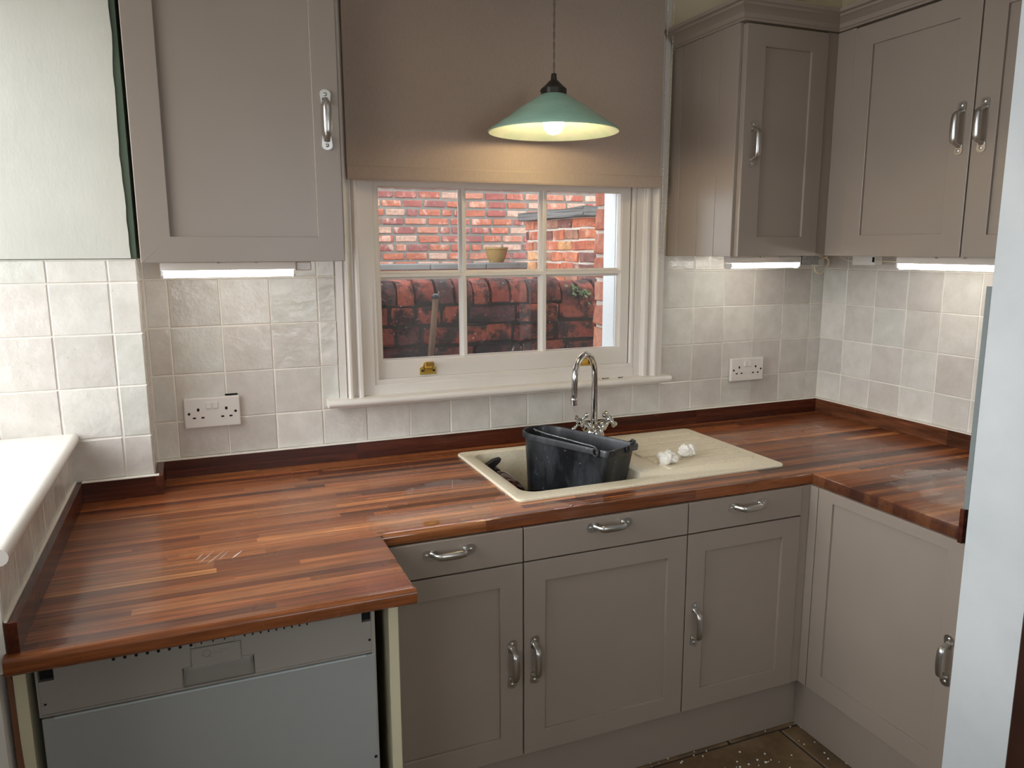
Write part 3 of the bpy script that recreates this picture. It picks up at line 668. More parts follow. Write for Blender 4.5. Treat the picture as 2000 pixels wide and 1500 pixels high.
# raised ribs around the plate
b = MB()
def rib(pts, r=0.0011): b.tube([(p, YD-0.0004, q) for p, q in pts], r, 6)
rib([(hx0, zb+0.003), (hx0, zh), (gx0, zh), (gx0, zg), (gx0+0.01, zg), (gx0+0.01, 0.862)]); rib([(hx1, zb+0.003), (hx1, zh+0.002), (gx1, zh+0.002), (gx1, zg), (gx1-0.012, zg), (gx1-0.012, 0.862)])
for k in range(3): rib([(gx0+0.022+k*0.022, zg), (gx0+0.022+k*0.022, zg+0.006)], 0.0005)
b.build('raised_rib', 'plastic_grey', dw, smooth=60)
b = MB()
for k in range(8): b.lathe([(0.0001, 0.0012), (0.0030, 0.0010), (0.0032, 0)], (-2.722+k*0.0198, YD, 0.8452), 10, (0, -1, 0))
for k in range(9): b.box(-2.4815+k*0.0156-0.0016, -2.4815+k*0.0156+0.0016, YD-0.0008, YD+0.002, 0.8435, 0.8482)
for k in range(3): b.box(gx0+0.022+k*0.022-0.0014, gx0+0.022+k*0.022+0.0014, YD-0.0008, YD+0.002, 0.8445, 0.8475)
for q in ((-2.842, 0.7785), (-2.2265, 0.7825)): b.lathe([(0.0001, 0.0012), (0.0028, 0.0010), (0.003, 0)], (q[0], YD, q[1]), 10, (0, -1, 0))
props(b.build('fixing_hole', 'void', dw), kind='stuff')
b = MB(); b.tube([(-2.850, YD-0.0006, 0.7815), (-2.842, YD-0.0006, 0.7815), (-2.8388, YD-0.0006, 0.7785), (-2.842, YD-0.0006, 0.7755), (-2.850, YD-0.0006, 0.7755)], 0.0010, 6); b.build('screw_slot', 'plastic_grey', dw)
quick('corner_recess', 'void', [(x0+0.001, x0+0.026, YD+0.010, YD+0.012, 0.825, 0.868), (x1-0.020, x1-0.001, YD+0.010, YD+0.012, 0.826, 0.868)], dw)
# embossed maker's mark
b = MB(); cxx, czz = -2.5555, 0.8215
b.tube([(cxx+0.0075*math.cos(a), YD-0.0013, czz+0.0075*math.sin(a)) for a in [k*math.pi/12 for k in range(25)]], 0.0009, 6)
b.tube([(cxx+0.003, YD-0.0013, czz-0.004), (cxx+0.0085, YD-0.0013, czz-0.0095)], 0.0009, 6)
b.build('logo_ring', 'plastic_grey', dw, smooth=60)
cu = bpy.data.curves.new('logo_text', 'FONT'); cu.body = 'NEFF'; cu.size = 0.0115; cu.extrude = 0.0007; cu.space_character = 1.15
tmp = bpy.data.objects.new('tmp', cu); C.objects.link(tmp)
me = bpy.data.meshes.new_from_object(tmp.evaluated_get(bpy.context.evaluated_depsgraph_get())); bpy.data.objects.remove(tmp)
me.materials.append(M['plastic_grey']); me.transform(Matrix.Rotation(math.pi/2, 4, 'X'))
link('logo_text', me, (-2.5425, YD-0.0013, 0.8185), dw)
dp = MB().box(-2.8515, -2.216, YD-0.003, YD+0.02, 0.10, 0.7495, 0.002, 2).build('door_panel', 'steel_panel', dw)
quick('top_edge', 'steel_edge', [(-2.830, -2.236, YD-0.0045, YD+0.004, 0.7472, 0.7508)], dw, label='bright bent steel edge')
b = MB()
for q in ((-2.2225, 0.500),): b.lathe([(0.0001, 0.0006), (0.0036, 0.0006), (0.0038, 0)], (q[0], YD-0.003, q[1]), 12, (0, -1, 0))
b.build('panel_hole', 'void', dw)
t = props(quick('end_panel', 'cream_panel', [(-2.1855, -2.1635, -1.050, -0.03, 0.0, 0.872)], bev=0.001), 'cream chipboard end panel standing between the dishwasher and the cabinets', 'panel')
t = thing('end_panel', (-2.885, -0.8, 0), 'cream end panel with brown raw edge at the dishwasher beside the side wall', 'panel')
quick('board', 'cream_panel', [(-2.8885, -2.8675, -1.046, -0.03, 0, 0.872)], t, bev=0.001)
b = MB(); prof = [(-2.897, 0.0)]+[(-2.8865+0.0022*math.sin(z*14), z) for z in [k*0.04 for k in range(22)]]+[(-2.897, 0.872)]
b.prism(prof, -1.049, -0.95, lambda p, q, t_: (p, t_, q)); b.build('raw_edge', 'brown_edge', t)

# ------------------------------------------------------------------ sink
sk = thing('sink', (-1.23, -0.38, ZT), 'cream composite inset sink with a ribbed drainer let into the worktop', 'sink')
SZ = ZT+0.008
def rrect(x0, x1, y0, y1, r, n=5):
    out = []
    for cx_, cy_, a0 in ((x1-r, y1-r, 0), (x0+r, y1-r, 90), (x0+r, y0+r, 180), (x1-r, y0+r, 270)):
        for k in range(n+1):
            a = math.radians(a0+90*k/n); out.append((cx_+r*math.cos(a), cy_+r*math.sin(a)))
    return out
def loops(b, ls, cap_last=True):
    rings = [[b.bm.verts.new(p) for p in l] for l in ls]; n = len(rings[0])
    for q, w in zip(rings, rings[1:]):
        for k in range(n): b.bm.faces.new((q[k], q[(k+1) % n], w[(k+1) % n], w[k]))
    if cap_last: b.bm.faces.new(rings[-1])
    return rings
OUT = (-1.716, -0.752, -0.662, -0.098)
IN = (-1.666, -1.250, -0.600, -0.135)
def at(l, z): return [(x, y, z) for x, y in l]
b = MB()
rings = loops(b, [at(rrect(*OUT, 0.022), ZT+0.0005), at(rrect(*OUT, 0.022), SZ-0.003), at(rrect(OUT[0]+.003, OUT[1]-.003, OUT[2]+.003, OUT[3]-.003, 0.02), SZ)], False)
inr = [[b.bm.verts.new(p) for p in at(rrect(IN[0]-d, IN[1]+d, IN[2]-d, IN[3]+d, max(0.014, 0.045+d)), z)] for d, z in ((0.008, SZ-0.0006), (0.003, SZ-0.004), (0.0, SZ-0.012), (-0.012, SZ-0.10), (-0.022, SZ-0.165), (-0.05, SZ-0.186))]
for q, w in zip(inr, inr[1:]):
    for k in range(len(q)): b.bm.faces.new((q[k], q[(k+1) % len(q)], w[(k+1) % len(q)], w[k]))
b.bm.faces.new(inr[-1])
# deck between rim and bowl edge
es = [e for e in b.bm.edges if len(e.link_faces) == 1 and all(v in rings[-1] or v in inr[0] for v in e.verts)]
bmesh.ops.triangle_fill(b.bm, edges=es, use_beauty=True, use_dissolve=False)
# outside of bowl so that nothing is paper thin
b.build('basin', 'sink', sk, smooth=35)
b = MB(); b.lathe([(0.0001, 0.002), (0.030, 0.002), (0.040, 0.0)], (-1.45, -0.36, SZ-0.186), 24); b.build('drain', 'chrome', sk, smooth=40)
# raised drainer fields separated by grooves
gy = [-0.205, -0.283, -0.353, -0.424, -0.494, -0.570]
xl_ = [-1.175, -1.170, -1.166, -1.163, -1.160, -1.158]
def field(x0, x1, y0, y1):
    h = 0.0062
    q = MB(); loops(q, [at(rrect(x0, x1, y0, y1, 0.012, 3), SZ-0.001), at(rrect(x0+.0006, x1-.0006, y0+.0006, y1-.0006, 0.0115, 3), SZ+h-0.0012), at(rrect(x0+.0025, x1-.0025, y0+.0025, y1-.0025, 0.010, 3), SZ+h)])
    q.build('drainer_rib', 'sink', sk)
ga = [-0.150]+gy
for k in range(6): field(-1.165+0.004*k, -0.800+0.0*k, ga[k+1]+0.0046, ga[k]-0.0046)

# tap
tp = thing('mixer_tap', (-1.198, -0.150, SZ), 'chrome swan neck kitchen mixer tap with two cross handles behind the bucket', 'tap')
tx, ty = -1.198, -0.150
b = MB().lathe([(0.030, 0), (0.030, 0.008), (0.036, 0.018), (0.040, 0.034), (0.036, 0.050), (0.024, 0.064), (0.016, 0.070), (0.016, 0.080), (0.0135, 0.082), (0.0135, 0.086)], (tx, ty, SZ), 28, cap=True); b.build('base', 'chrome', tp, smooth=40)
dx, dy = -0.125, -0.085; rr = 0.5; pts = [(tx, ty, SZ+0.08+k*(0.176/8)) for k in range(9)]
ztop0 = SZ+0.256
for k in range(1, 22):
    a = math.pi*k/20.0*0.97
    pts.append((tx+dx*(1-math.cos(a))/2, ty+dy*(1-math.cos(a))/2, ztop0+0.078*math.sin(a)))
e = Vector(pts[-1]); pts.append((e.x-0.002, e.y-0.001, e.z-0.045)); pts.append((e.x-0.003, e.y-0.0015, e.z-0.072))
b = MB().tube(pts, 0.0112, 18, ref=(0.6, -0.8, 0)); b.build('spout', 'chrome', tp, smooth=50)
e2 = Vector(pts[-1]); b = MB().lathe([(0.0118, 0.026), (0.0132, 0.024), (0.0132, 0.019), (0.0122, 0.018), (0.0122, 0.0), (0.009, -0.001)], e2+Vector((0, 0, -0.014)), 20, cap=True); b.build('nozzle', 'chrome', tp, smooth=40)
def cross(side):
    d = Vector((side*0.80, -0.10, 0.60)).normalized(); o = Vector((tx, ty, SZ+0.036))+d*0.030
    b = MB().lathe([(0.019, 0.0), (0.021, 0.010), (0.017, 0.022), (0.013, 0.032), (0.011, 0.038), (0.014, 0.042), (0.015, 0.052), (0.011, 0.058), (0.0001, 0.060)], o, 22, d)
    c = o+d*0.047; u = d.orthogonal().normalized(); w = d.cross(u)
    for k in range(4):
        a = math.radians(45+90*k+12*side); v = u*math.cos(a)+w*math.sin(a)
        b.lathe([(0.006, 0.010), (0.0045, 0.018), (0.0062, 0.022), (0.0050, 0.024), (0.0050, 0.026), (0.0074, 0.030), (0.0086, 0.035), (0.0072, 0.041), (0.0001, 0.0435)], c, 12, v)
    b.build('cross_handle', 'chrome', tp, smooth=40)
cross(-1); cross(1)

# bucket, tipped to one side in the bowl
bk = thing('bucket', (-1.40, -0.38, 0.73), "black builder's bucket splashed with plaster, tipped over in the sink bowl", 'bucket')
def outline(s, spout):
    w, L = 0.0863*s, 0.195-(1-s)*0.12; pts = []
    for k in range(25):                     # rounded end
        a = math.radians(90+180*k/24); pts.append((-L+w+w*math.cos(a), w*math.sin(a)))
    pts += [(0.0, -w), (L-0.02, -w)]
    for k in range(1, 5): a = math.radians(-90+90*k/5); pts.append((L-0.016+0.016*math.cos(a), -w+0.016+0.016*math.sin(a)))
    pts += [(L, -w*0.4), (L, w*0.4)]
    for k in range(1, 5): a = math.radians(90*k/5); pts.append((L-0.016+(0.016+0.006*spout)*math.cos(a), w-0.016+(0.016+0.006*spout)*math.sin(a)))
    return pts+[(L-0.02, w), (0.0, w)]
RB = Matrix.Translation((-1.397, -0.379, 1.007)) @ Matrix.Rotation(math.radians(-62.5), 4, 'Z') @ Matrix.Rotation(math.radians(1.6), 4, 'Y') @ Matrix.Rotation(math.radians(-1.9), 4, 'X')
def bl(s, spout, z): return [RB @ Vector((x, y, z)) for x, y in outline(s, spout)]
b = MB()
rg = loops(b, [bl(0.70, 0, -0.262), bl(0.73, 0, -0.255), bl(0.82, 0.1, -0.13), bl(0.92, 0.4, -0.020), bl(0.925, 0.4, -0.019), bl(0.995, 1, -0.019), bl(1.005, 1, -0.004), bl(0.99, 1.0, 0.001), bl(0.93, 0.9, 0.0), bl(0.91, 0.4, -0.01), bl(0.80, 0.1, -0.13), bl(0.70, 0, -0.245)])
b.bm.faces.new(rg[0][::-1]); b.build('shell', 'bucket', bk, smooth=38)
b = MB(); wp = [(-0.120, -0.050, 0.004), (-0.135, -0.040, 0.008), (-0.125, -0.052, 0.010), (-0.07, -0.066, 0.009), (0.0, -0.070, 0.008), (0.08, -0.074, 0.006), (0.135, -0.079, 0.005), (0.150, -0.090, -0.004)]
b.tube(smooth([RB @ Vector(p) for p in wp]), 0.0022, 8); b.build('wire_handle', 'galv', bk, smooth=60)
for u, v in ((0.150, -0.088), (0.199, 0.02)):
    MB().tube([RB @ Vector((u+0.010*math.cos(a)*(v < 0), v+0.010*math.cos(a)*(v > 0)-(0.004 if v < 0 else 0), -0.008+0.012*math.sin(a))) for a in [k*math.pi/6 for k in range(13)]], 0.003, 8).build('handle_loop', 'bucket', bk, smooth=60)
MB().tube([RB @ Vector(p) for p in ((0.185, 0.055, 0.0), (0.192, 0.070, 0.010), (0.176, 0.082, 0.010), (0.165, 0.085, 0.0))], 0.004, 8).build('rim_lug', 'bucket', bk, smooth=60)

# things lying in the bowl
t = thing('bottle', (-1.60, -0.47, 0.75), 'dark amber glossy bottle lying on its side in the sink bowl', 'bottle')
ax = Vector((-0.01, -0.27, -0.03)).normalized()
MB().lathe([(0.0001, -0.005), (0.010, 0.0), (0.012, 0.02), (0.013, 0.035), (0.026, 0.055), (0.034, 0.075), (0.035, 0.188), (0.030, 0.200), (0.0001, 0.202)], (-1.600, -0.190, 0.856), 24, ax).build('glass_body', 'amber', t, smooth=40)
MB().lathe([(0.0001, -0.022), (0.014, -0.020), (0.0145, 0.004), (0.012, 0.006)], (-1.600, -0.190, 0.856), 18, ax).build('cap', 'black', t, smooth=40)
t = thing('spray_trigger', (-1.636, -0.24, 0.84), 'black spray trigger head leaning in the back corner of the sink bowl', 'spray head')
b = MB(); prof = [(-0.015, -0.05), (0.012, -0.05), (0.016, 0.0), (0.030, 0.030), (0.052, 0.050), (0.056, 0.062), (0.030, 0.056), (0.004, 0.040), (-0.012, 0.010)]
b.prism(prof, -0.185, -0.160, lambda p, q, t_: (-1.634+p*0.85, t_-p*0.3, 0.845+q)); b.build('head', 'black', t)
MB().lathe([(0.016, 0), (0.016, 0.03), (0.0001, 0.03)], (-1.634, -0.185, 0.775), 16).build('collar', 'black', t, smooth=40)
t = thing('tub', (-1.56, -0.555, 0.73), 'small dark round tub standing inside the sink bowl near its front edge', 'tub')
MB().lathe([(0.0001, 0), (0.036, 0.0), (0.043, 0.115), (0.047, 0.117), (0.047, 0.124), (0.041, 0.124), (0.034, 0.006), (0.0001, 0.004)], (-1.568, -0.462, 0.734), 28).build('wall', 'black', t, smooth=40)

def tissue(x, y, r, label, seed):
    b = MB().ball((x, y, SZ+0.0062+r*0.80), r, 4, (1.15, 0.95, 0.86))
    for v in b.bm.verts:
        d = Vector((v.co.x-x, v.co.y-y, v.co.z-(SZ+0.0062+r*0.80)))
        p = d*(1/r)*1.15+Vector((seed, 0, 0)); k = 1+0.42*noise.noise(p)+0.26*noise.noise(p*2.1)+0.16*(abs(noise.noise(p*3.6))-0.25)
        if d.x < 0 and d.z < 0.3*r: k *= 1+0.35*max(0, -d.x/r-0.4)
        d *= max(0.55, k)
        v.co = Vector((x, y, SZ+0.0062+r*0.80))+d; v.co.z = max(v.co.z, SZ+0.0063)
    props(b.build('crumpled_tissue', 'tissue', smooth=28), label, 'tissue')
tissue(-1.117, -0.520, 0.026, 'crumpled white tissue ball on the drainer, the one nearer the bucket', 3.1)
tissue(-1.005, -0.468, 0.025, 'crumpled yellowish-white tissue ball on the drainer, the one farther from the bucket', 9.4)

# ------------------------------------------------------------------ sockets
def socket(xc, zc, label):
    t = thing('socket', (xc, 0, zc), label, 'socket', 'white double wall sockets')
    w, h = 0.0835, 0.0485
    b = MB().box(xc-w, xc+w, -0.016, -0.0015, zc-h, zc+h, 0.004, 2); b.build('plate', 'plastic_white', t)
    for s in (-1, 1): MB().box(xc+s*0.010-0.0085, xc+s*0.010+0.0085, -0.0195, -0.014, zc+0.012, zc+0.034, 0.002).build('switch', 'plastic_white', t)
    b = MB()
    for s in (-1, 1):
        c = xc+s*0.042
        b.box(c-0.0038, c+0.0038, -0.0164, -0.012, zc+0.006, zc+0.015)
        for q in (-1, 1): b.box(c+q*0.0125-0.0046, c+q*0.0125+0.0046, -0.0164, -0.012, zc-0.018, zc-0.0128)
    props(b.build('pin_slot', 'void', t), kind='stuff')
    for s in (-1, 1): MB().lathe([(0.0042, 0), (0.0038, 0.001), (0.0001, 0.0012)], (xc+s*0.0695, -0.016, zc-0.001), 12, (0, -1, 0)).build('screw', 'void', t)
socket(-2.503, 1.112, 'white double wall socket on the tiles under the tall cabinet near the pier')
socket(-0.399, 1.119, 'white double wall socket on the tiles near the inner corner, under the narrow cabinet')
quick('tile_gap', 'void', [(-2.462, -2.424, -0.003, 0.0, 1.1605, 1.166)], wall_back)

# ------------------------------------------------------------------ under-cupboard lights
def striplight(p0, p1, out, label):
    """p0,p1 ends along one axis; out = unit vector towards the room"""
    p0, p1, out = Vector(p0), Vector(p1), Vector(out); d = (p1-p0).normalized(); c = (p0+p1)/2
    t = thing('strip_light', c, label, 'light', 'fluorescent strip lights under the wall cabinets')
    body = [(-0.020, 0.0), (0.016, 0.0), (0.020, -0.006), (0.021, -0.026), (-0.020, -0.026)]
    b = MB(); b.prism(body, 0, (p1-p0).length, lambda p, q, s: tuple(p0+out*p+Vector((0, 0, q))+d*s)); b.build('housing', 'plastic_white', t)
    b = MB(); tb = [(-0.018, -0.0262), (0.0205, -0.0262)]+[(0.0205-0.0195*(1-math.cos(a)), -0.030-0.016*math.sin(a)) for a in [k*math.pi/10 for k in range(1, 10)]]
    b.prism(tb, 0.004, (p1-p0).length-0.004, lambda p, q, s: tuple(p0+out*p+Vector((0, 0, q))+d*s)); b.build('tube', 'tube', t, smooth=40)
    for s in (0.001, (p1-p0).length-0.007):
        b = MB(); b.prism([(-0.020, -0.0262), (0.022, -0.0262), (0.022, -0.040), (0.010, -0.048), (-0.012, -0.048), (-0.020, -0.040)], s, s+0.006, lambda p, q, ss: tuple(p0+out*p+Vector((0, 0, q))+d*ss)); b.build('end_cap', 'plastic_white', t)
    for s in (0.42, 0.70):
        b = MB(); b.prism([(0.010, 0.001), (0.0225, 0.001), (0.0225, -0.007), (0.0205, -0.007), (0.0205, 0.0), (0.010, 0.0)], s*(p1-p0).length-0.004, s*(p1-p0).length+0.004, lambda p, q, ss: tuple(p0+out*p+Vector((0, 0, q))+d*ss)); b.build('clip', 'galv', t)
    return t
zl = ZUB-0.001
t = striplight((-2.612, -0.25, zl), (-2.252, -0.25, zl), (0, -1, 0), 'lit white strip light under the tall cabinet near the pier')
quick('plug', 'plastic_white', [(-2.250, -2.206, -0.265, -0.232, zl-0.030, zl-0.004)], t, bev=0.003)
striplight((-0.670, -0.20, zl), (-0.335, -0.20, zl), (0, -1, 0), 'lit white strip light under the narrow cabinet beside the metal junction box')
striplight((-0.19, -0.555, zl), (-0.19, -0.935, zl), (-1, 0, 0), 'lit white strip light under the double door cabinet by the end wall')
props(quick('junction_box', 'galv', [(-0.332, -0.250, -0.225, -0.18, zl-0.036, zl)], bev=0.001), 'small mottled grey metal junction box under the narrow cabinet', 'box')
t = thing('cable', (-0.2, -0.18, zl), 'cream cable hanging in a loop under the wall cabinets by the inner corner', 'cable')
cp = [(-0.252, -0.20, 1.582), (-0.22, -0.20, 1.588), (-0.185, -0.20, 1.580), (-0.175, -0.20, 1.560), (-0.188, -0.20, 1.540), (-0.215, -0.20, 1.524), (-0.240, -0.20, 1.530), (-0.243, -0.20, 1.552), (-0.226, -0.20, 1.574), (-0.19, -0.205, 1.588)]
MB().tube(smooth(cp), 0.0036, 8).build('loop', 'cable_white', t, smooth=60)
MB().tube(smooth([(-0.15, -0.23, 1.588), (-0.13, -0.26, 1.572), (-0.12, -0.30, 1.568), (-0.12, -0.36, 1.574), (-0.15, -0.46, 1.572), (-0.185, -0.552, 1.570)]), 0.002, 8).build('lead', 'cable_white', t, smooth=60)
def smallbox(name, box, label):
    t = thing(name, ((box[0]+box[1])/2, (box[2]+box[3])/2, box[4]), label, 'box')
    quick('case', 'plastic_white', [box], t, bev=0.003)
    quick('cable_port', 'void', [(box[0]-0.0006, box[0]+0.004, box[2]+0.002, box[2]+0.012, box[4]+0.012, box[5]-0.006)], t)
smallbox('connector_box', (-0.10, -0.06, -0.06, -0.025, 1.545, zl), 'small white connector box under the cabinets in the tiled corner')
smallbox('connector_box', (-0.13, -0.09, -0.385, -0.275, 1.555, zl), 'longer white connector box between the tiled corner and the end strip light')

# ------------------------------------------------------------------ blind with its bead chain
bl_ = thing('roller_blind', (-1.46, -0.06, 1.845), 'taupe roller blind pulled halfway down over the sash window', 'blind')
b = MB().box(-2.052, -0.880, -0.0535, -0.0515, 1.888, 2.705); b.build('cloth', 'blind', bl_)
b = MB(); b.prism([(-0.0500, 1.845), (-0.0575, 1.845), (-0.0590, 1.850), (-0.0590, 1.884), (-0.0560, 1.889), (-0.0500, 1.889)], -2.052, -0.876, lambda p, q, t_: (t_, p, q)); b.build('hem_pocket', 'blind', bl_)
b = MB().tube([(-2.06, -0.046, 2.715), (-0.86, -0.046, 2.715)], 0.022, 20); b.build('roller', 'plastic_white', bl_, smooth=50)
b = MB()
def beads(p0, p1):
    p0, p1 = Vector(p0), Vector(p1); n = int((p1-p0).length/0.0062)
    for k in range(n): b.ball(p0+(p1-p0)*(k/n), 0.0024, 1)
ch = smooth([(-0.874, -0.064, 2.72), (-0.8745, -0.064, 2.1), (-0.8755, -0.064, 1.75), (-0.880, -0.064, 1.60), (-0.884, -0.064, 1.556), (-0.879, -0.064, 1.545), (-0.873, -0.064, 1.556), (-0.867, -0.064, 1.60), (-0.858, -0.064, 1.75), (-0.852, -0.064, 2.1), (-0.848, -0.064, 2.72)], 8)
acc = 0
for p, q in zip(ch, ch[1:]): beads(p, q)
props(b.build('bead_chain', 'bead', bl_, smooth=60), kind='stuff')

# ------------------------------------------------------------------ pendant lamp
LX, LY, LZ, K = -1.450, -0.32, 1.985, 1.2
lp = thing('pendant_lamp', (LX, LY, LZ), 'lit pendant lamp with a green ceramic cone shade hanging before the blind', 'lamp')
R = 0.1705
def turned(prof): return MB().lathe([(r*K, z*K) for r, z in prof], (LX, LY, LZ), 64)
outp = [(R, -0.002), (R+0.002, 0.001), (R-0.001, 0.0045), (0.132, 0.030), (0.090, 0.058), (0.055, 0.080), (0.036, 0.090), (0.030, 0.094), (0.029, 0.104)]
turned(outp).build('shade', 'lamp_green', lp, smooth=50)
turned([(R, -0.002), (R-0.004, 0.0005), (0.128, 0.024), (0.088, 0.052), (0.054, 0.074), (0.024, 0.092)]).build('shade_lining', 'lamp_inside', lp, smooth=50)
turned([(0.031, 0.092), (0.0335, 0.092), (0.0335, 0.106), (0.030, 0.109), (0.022, 0.116), (0.012, 0.126), (0.0085, 0.128), (0.0065, 0.144), (0.0001, 0.145)]).build('gallery', 'bronze', lp, smooth=40)
b = MB()
for k in range(3):
    a = math.radians(60+120*k); b.lathe([(0.0025, 0), (0.0025, 0.006), (0.0001, 0.007)], (LX+0.040*math.cos(a), LY+0.040*math.sin(a), LZ+0.118), 8, (math.cos(a), math.sin(a), 0))
b.build('thumb_screw', 'bronze', lp)
MB().ball((LX, LY, LZ+0.0235), 0.033, 3).build('bulb', 'bulb', lp, smooth=80)
turned([(0.015, 0.045), (0.016, 0.10)]).build('lamp_holder', 'bronze', lp, smooth=40)
b = MB()
for s in (0, math.pi): b.tube([(LX+0.0020*math.cos(s+k*0.55), LY+0.0020*math.sin(s+k*0.55), LZ+0.170+k*0.0052) for k in range(114)], 0.0021, 6)
b.build('twisted_cord', 'cord', lp, smooth=70)
MB().lathe([(0.045, 0), (0.045, -0.02), (0.01, -0.035)], (LX, LY, 2.75), 24).build('ceiling_rose', 'bronze', lp, smooth=40)

# ------------------------------------------------------------------ small things on the sills
def nail(p, q, label):
    p, q = Vector(p), Vector(q); d = (q-p).normalized()
    b = MB().lathe([(0.0030, 0), (0.0030, 0.0012), (0.0014, 0.0014), (0.0014, (q-p).length-0.004), (0.0001, (q-p).length)], p, 8, d)
    props(b.build('nail', 'bronze', smooth=40), label, 'nail')
nail((-1.098, -0.030, 1.1285), (-1.063, -0.020, 1.1265), 'thin nail lying on the window sill just beside the tap')
nail((-1.025, -0.024, 1.1265), (-1.004, -0.026, 1.1285), 'short dark nail on the window sill, the one farther from the tap')
b = MB()
for k in range(60):
    a, e_ = random.uniform(0, 6.28), random.uniform(0, 1.4); r = random.uniform(0.016, 0.026)
    c = Vector((-3.005, -0.735, 1.124)); v = Vector((math.cos(a)*math.cos(e_), math.sin(a)*math.cos(e_), math.sin(e_)*0.8))
    b.tube([c, c+v*r*0.6, c+v*r+Vector((0, 0, 0.003))], [0.003, 0.003, 0.0012], 5)
props(b.build('scouring_pad', 'scour'), 'small grey-green bristly scourer on the deep white side sill', 'scourer')

# ------------------------------------------------------------------ outside: yard, walls, pier
structure('ground', 'cement', [(-9, 9, 0.262, 9, -0.25, -0.15), (-12, -3.34, -9, 0.262, -0.25, -0.15), (-3.34, 9, -12, -5.56, -0.25, -0.15)])
def brick(parent, mat, x0, x1, y0, y1, z0, z1, col, rough=0.004):
    b = MB().box(x0, x1, y0, y1, z0, z1, 0.006)
    for v in b.bm.verts: v.co += Vector([random.uniform(-rough, rough) for _ in range(3)])
    b.build('brick', mat, parent, color=(*col, 1))
# boundary wall close to the window, bullnose coping on top
gw = props(structure('garden_wall', 'mortar_dark', [(-2.6, 0.4, 0.632, 0.85, -0.2, 1.392)]), 'low sooty red brick garden wall with rounded coping bricks just outside the sash window')
LOWC = [(0.30, 0.062, 0.036), (0.20, 0.048, 0.034), (0.36, 0.085, 0.048), (0.12, 0.040, 0.036)]
x = -2.25; k = 0
while x < -0.45:
    w = random.uniform(0.076, 0.090); dz = random.uniform(-0.006, 0.006)+(-0.012 if x > -1.0 else 0)
    yf = 0.618+random.uniform(-0.006, 0.006); zt_ = 1.487+dz; zb_ = 1.383+dz*1.5; r = 0.075
    prof = [(yf+0.225, zb_), (yf, zb_), (yf, zt_-r)]+[(yf+r-r*math.cos(a), zt_-r+r*math.sin(a)) for a in [q*math.pi/10 for q in range(1, 6)]]+[(yf+0.15, zt_), (yf+0.225, zt_-0.05)]
    b = MB(); b.prism(prof, x+0.004, x+w-0.004, lambda p, q, t_: (t_+random.uniform(-.003, .003), p+random.uniform(-.003, .003), q+random.uniform(-.003, .003)))
    b.build('coping_brick', 'brick_low', gw, smooth=30, color=(*random.choice(LOWC), 1)); x += w+0.004
z = 1.375
for row in range(5):
    x = -2.3-random.uniform(0, 0.15)
    while x < -0.45:
        w = random.choice([0.17, 0.20, 0.20, 0.10, 0.22]); jz = random.uniform(-0.004, 0.004)
        brick(gw, 'brick_low', x, x+w, 0.618+random.uniform(-.004, .006), 0.70, z-0.076+jz, z+jz-0.002, random.choice(LOWC), 0.005); x += w+0.016
    z -= 0.0885
# taller far wall
fw = props(structure('far_wall', 'mortar', [(-3.5, 5.5, 5.012, 5.25, 1.35, 2.27)]), 'tall red brick wall with pale washed patches at the far side of the yard')
quick('upper_bond', 'bond', [(-3.5, 5.5, 5.006, 5.25, 2.27, 4.2), (-3.5, 5.5, 5.006, 5.25, -0.2, 1.35)], fw)
FARC = [(0.44, 0.14, 0.085), (0.40, 0.12, 0.08), (0.34, 0.105, 0.085), (0.48, 0.20, 0.13), (0.29, 0.10, 0.09), (0.50, 0.32, 0.24), (0.43, 0.14, 0.08)]
for r in range(11):
    zc = 2.2332-0.0862*r; x = -1.25+(0.12 if r % 2 else 0)+random.uniform(-0.02, 0.02)
    while x < 1.95:
        w = random.choice([0.215, 0.215, 0.20, 0.19, 0.21, 0.10]); brick(fw, 'brick_far', x, x+w, 5.0+random.uniform(-.004, .004), 5.05, zc-0.030, zc+0.030, random.choice(FARC)); x += w+0.024
# yard wall with slab coping that meets the pier
yw = props(structure('yard_wall', 'bond', [(-2.6, 0.34, 3.98, 4.2, -0.2, 1.440)]), 'yard wall with grey stone slab coping meeting the brick pier')
xs_ = [-2.6, -1.9, -1.2, -0.62, -0.1, 0.34]
for a, c in zip(xs_, xs_[1:]): quick('coping_slab', 'stone_grey', [(a+0.003, c-0.003, 3.93, 4.24, 1.441, 1.490+random.uniform(-.004, .004))], yw, bev=0.006)
# pier
pr_ = props(structure('brick_pier', 'mortar_pale', [(0.312, 0.85, 2.812, 3.965, -0.2, 1.862)]), 'weathered orange and red brick pier with a grey stone cap')
PC = [(0.60, 0.20, 0.10), (0.52, 0.15, 0.08), (0.40, 0.20, 0.13), (0.24, 0.10, 0.08), (0.66, 0.34, 0.15), (0.56, 0.17, 0.09)]  # brick colours raised so the sunlit look sits in the paint
z = 1.858; r = 0
while z > 1.30:
    y = 2.80
    first = True
    while y < 3.95:
        w = 0.11 if (first and r % 2) else random.choice([0.235, 0.21, 0.235]); y1 = min(y+w, 3.97); brick(pr_, 'brick_pier', 0.298, 0.40, y, y1, z-0.074, z, random.choice(PC), 0.006); y = y1+0.02; first = False
    x = 0.425
    while x < 0.84: brick(pr_, 'brick_pier', x, min(x+0.20, 0.85), 2.797, 2.86, z-0.074, z, random.choice(PC), 0.005); x += 0.22
    z -= 0.090; r += 1
b = MB().box(0.245, 0.90, 2.745, 4.03, 1.866, 1.936, 0.008)
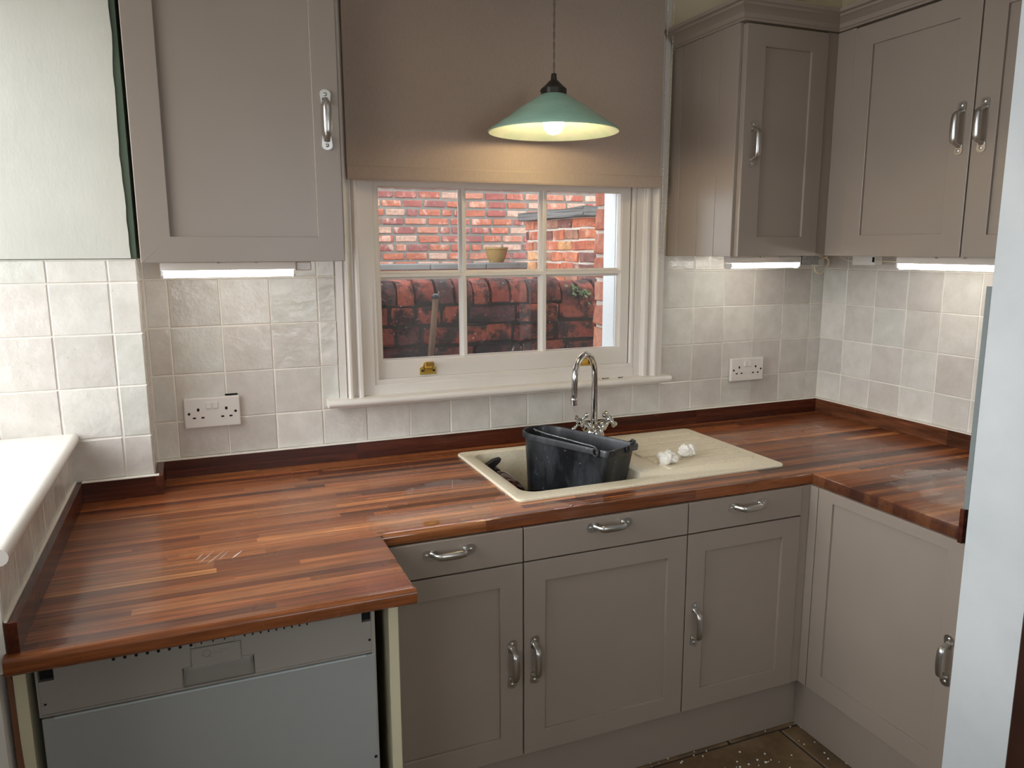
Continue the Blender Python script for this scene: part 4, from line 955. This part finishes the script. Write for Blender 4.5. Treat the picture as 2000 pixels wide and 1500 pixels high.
bmesh.ops.subdivide_edges(b.bm, edges=b.bm.edges[:], cuts=3, use_grid_fill=True)
for v in b.bm.verts: v.co += Vector([random.uniform(-.006, .006) for _ in range(3)])
b.build('cap_stone', 'stone_grey', pr_)
t = thing('clay_bowl', (0.06, 4.05, 1.493), 'buff clay bowl standing on the slab coping against the brick pier', 'bowl')
MB().lathe([(0.0001, 0), (0.062, 0.0), (0.085, 0.05), (0.102, 0.118), (0.108, 0.122), (0.108, 0.138), (0.098, 0.138), (0.080, 0.06), (0.0001, 0.03)], (0.045, 4.06, 1.493), 32).build('shell', 'clay', t, smooth=40)
t = thing('wooden_pole', (-1.66, 0.5, -0.15), 'weathered wooden pole with a dark knob leaning on the garden wall', 'pole')
p0, p1 = Vector((-1.80, 0.40, -0.15)), Vector((-1.577, 0.585, 1.41))
MB().tube([p0, p0.lerp(p1, 0.5), p1], [0.016, 0.016, 0.013], 12).build('shaft', 'pole', t, smooth=50)
MB().ball(p1+Vector((0, 0, 0.010)), 0.018, 2, (1, 1, 0.8)).build('knob', 'black', t, smooth=60)
b = MB()
for k in range(46):
    c = Vector((-0.855+random.gauss(0, 0.035), 0.612+random.uniform(-0.02, 0.015), 1.445-abs(random.gauss(0, 0.022)))); c.z -= (c.x+0.87)*0.4
    a, s = random.uniform(0, 6.28), random.uniform(0.006, 0.012); u = Vector((math.cos(a), -0.5, math.sin(a))).normalized(); w = u.cross(Vector((0.2, -1, 0.4))).normalized()
    b.poly([c-u*s, c+w*s*0.6+Vector((0, -.002, 0)), c+u*s, c-w*s*0.6], [(0, 1, 2, 3)])
props(b.build('wall_weed', 'leaf'), 'small green weed growing over the rounded coping bricks near the window jamb', 'plant', None, 'stuff')
# brick jamb of the window opening outside
jz = 1.02; r = 0
while jz < 2.5:
    brick(wall_back, 'brick_jamb', -0.986, -0.93, 0.158, 0.262 if r % 2 else 0.266, jz, jz+0.082, random.choice([(0.56, 0.20, 0.12), (0.62, 0.26, 0.16), (0.52, 0.17, 0.10)]), 0.004)
    jz += 0.0965; r += 1
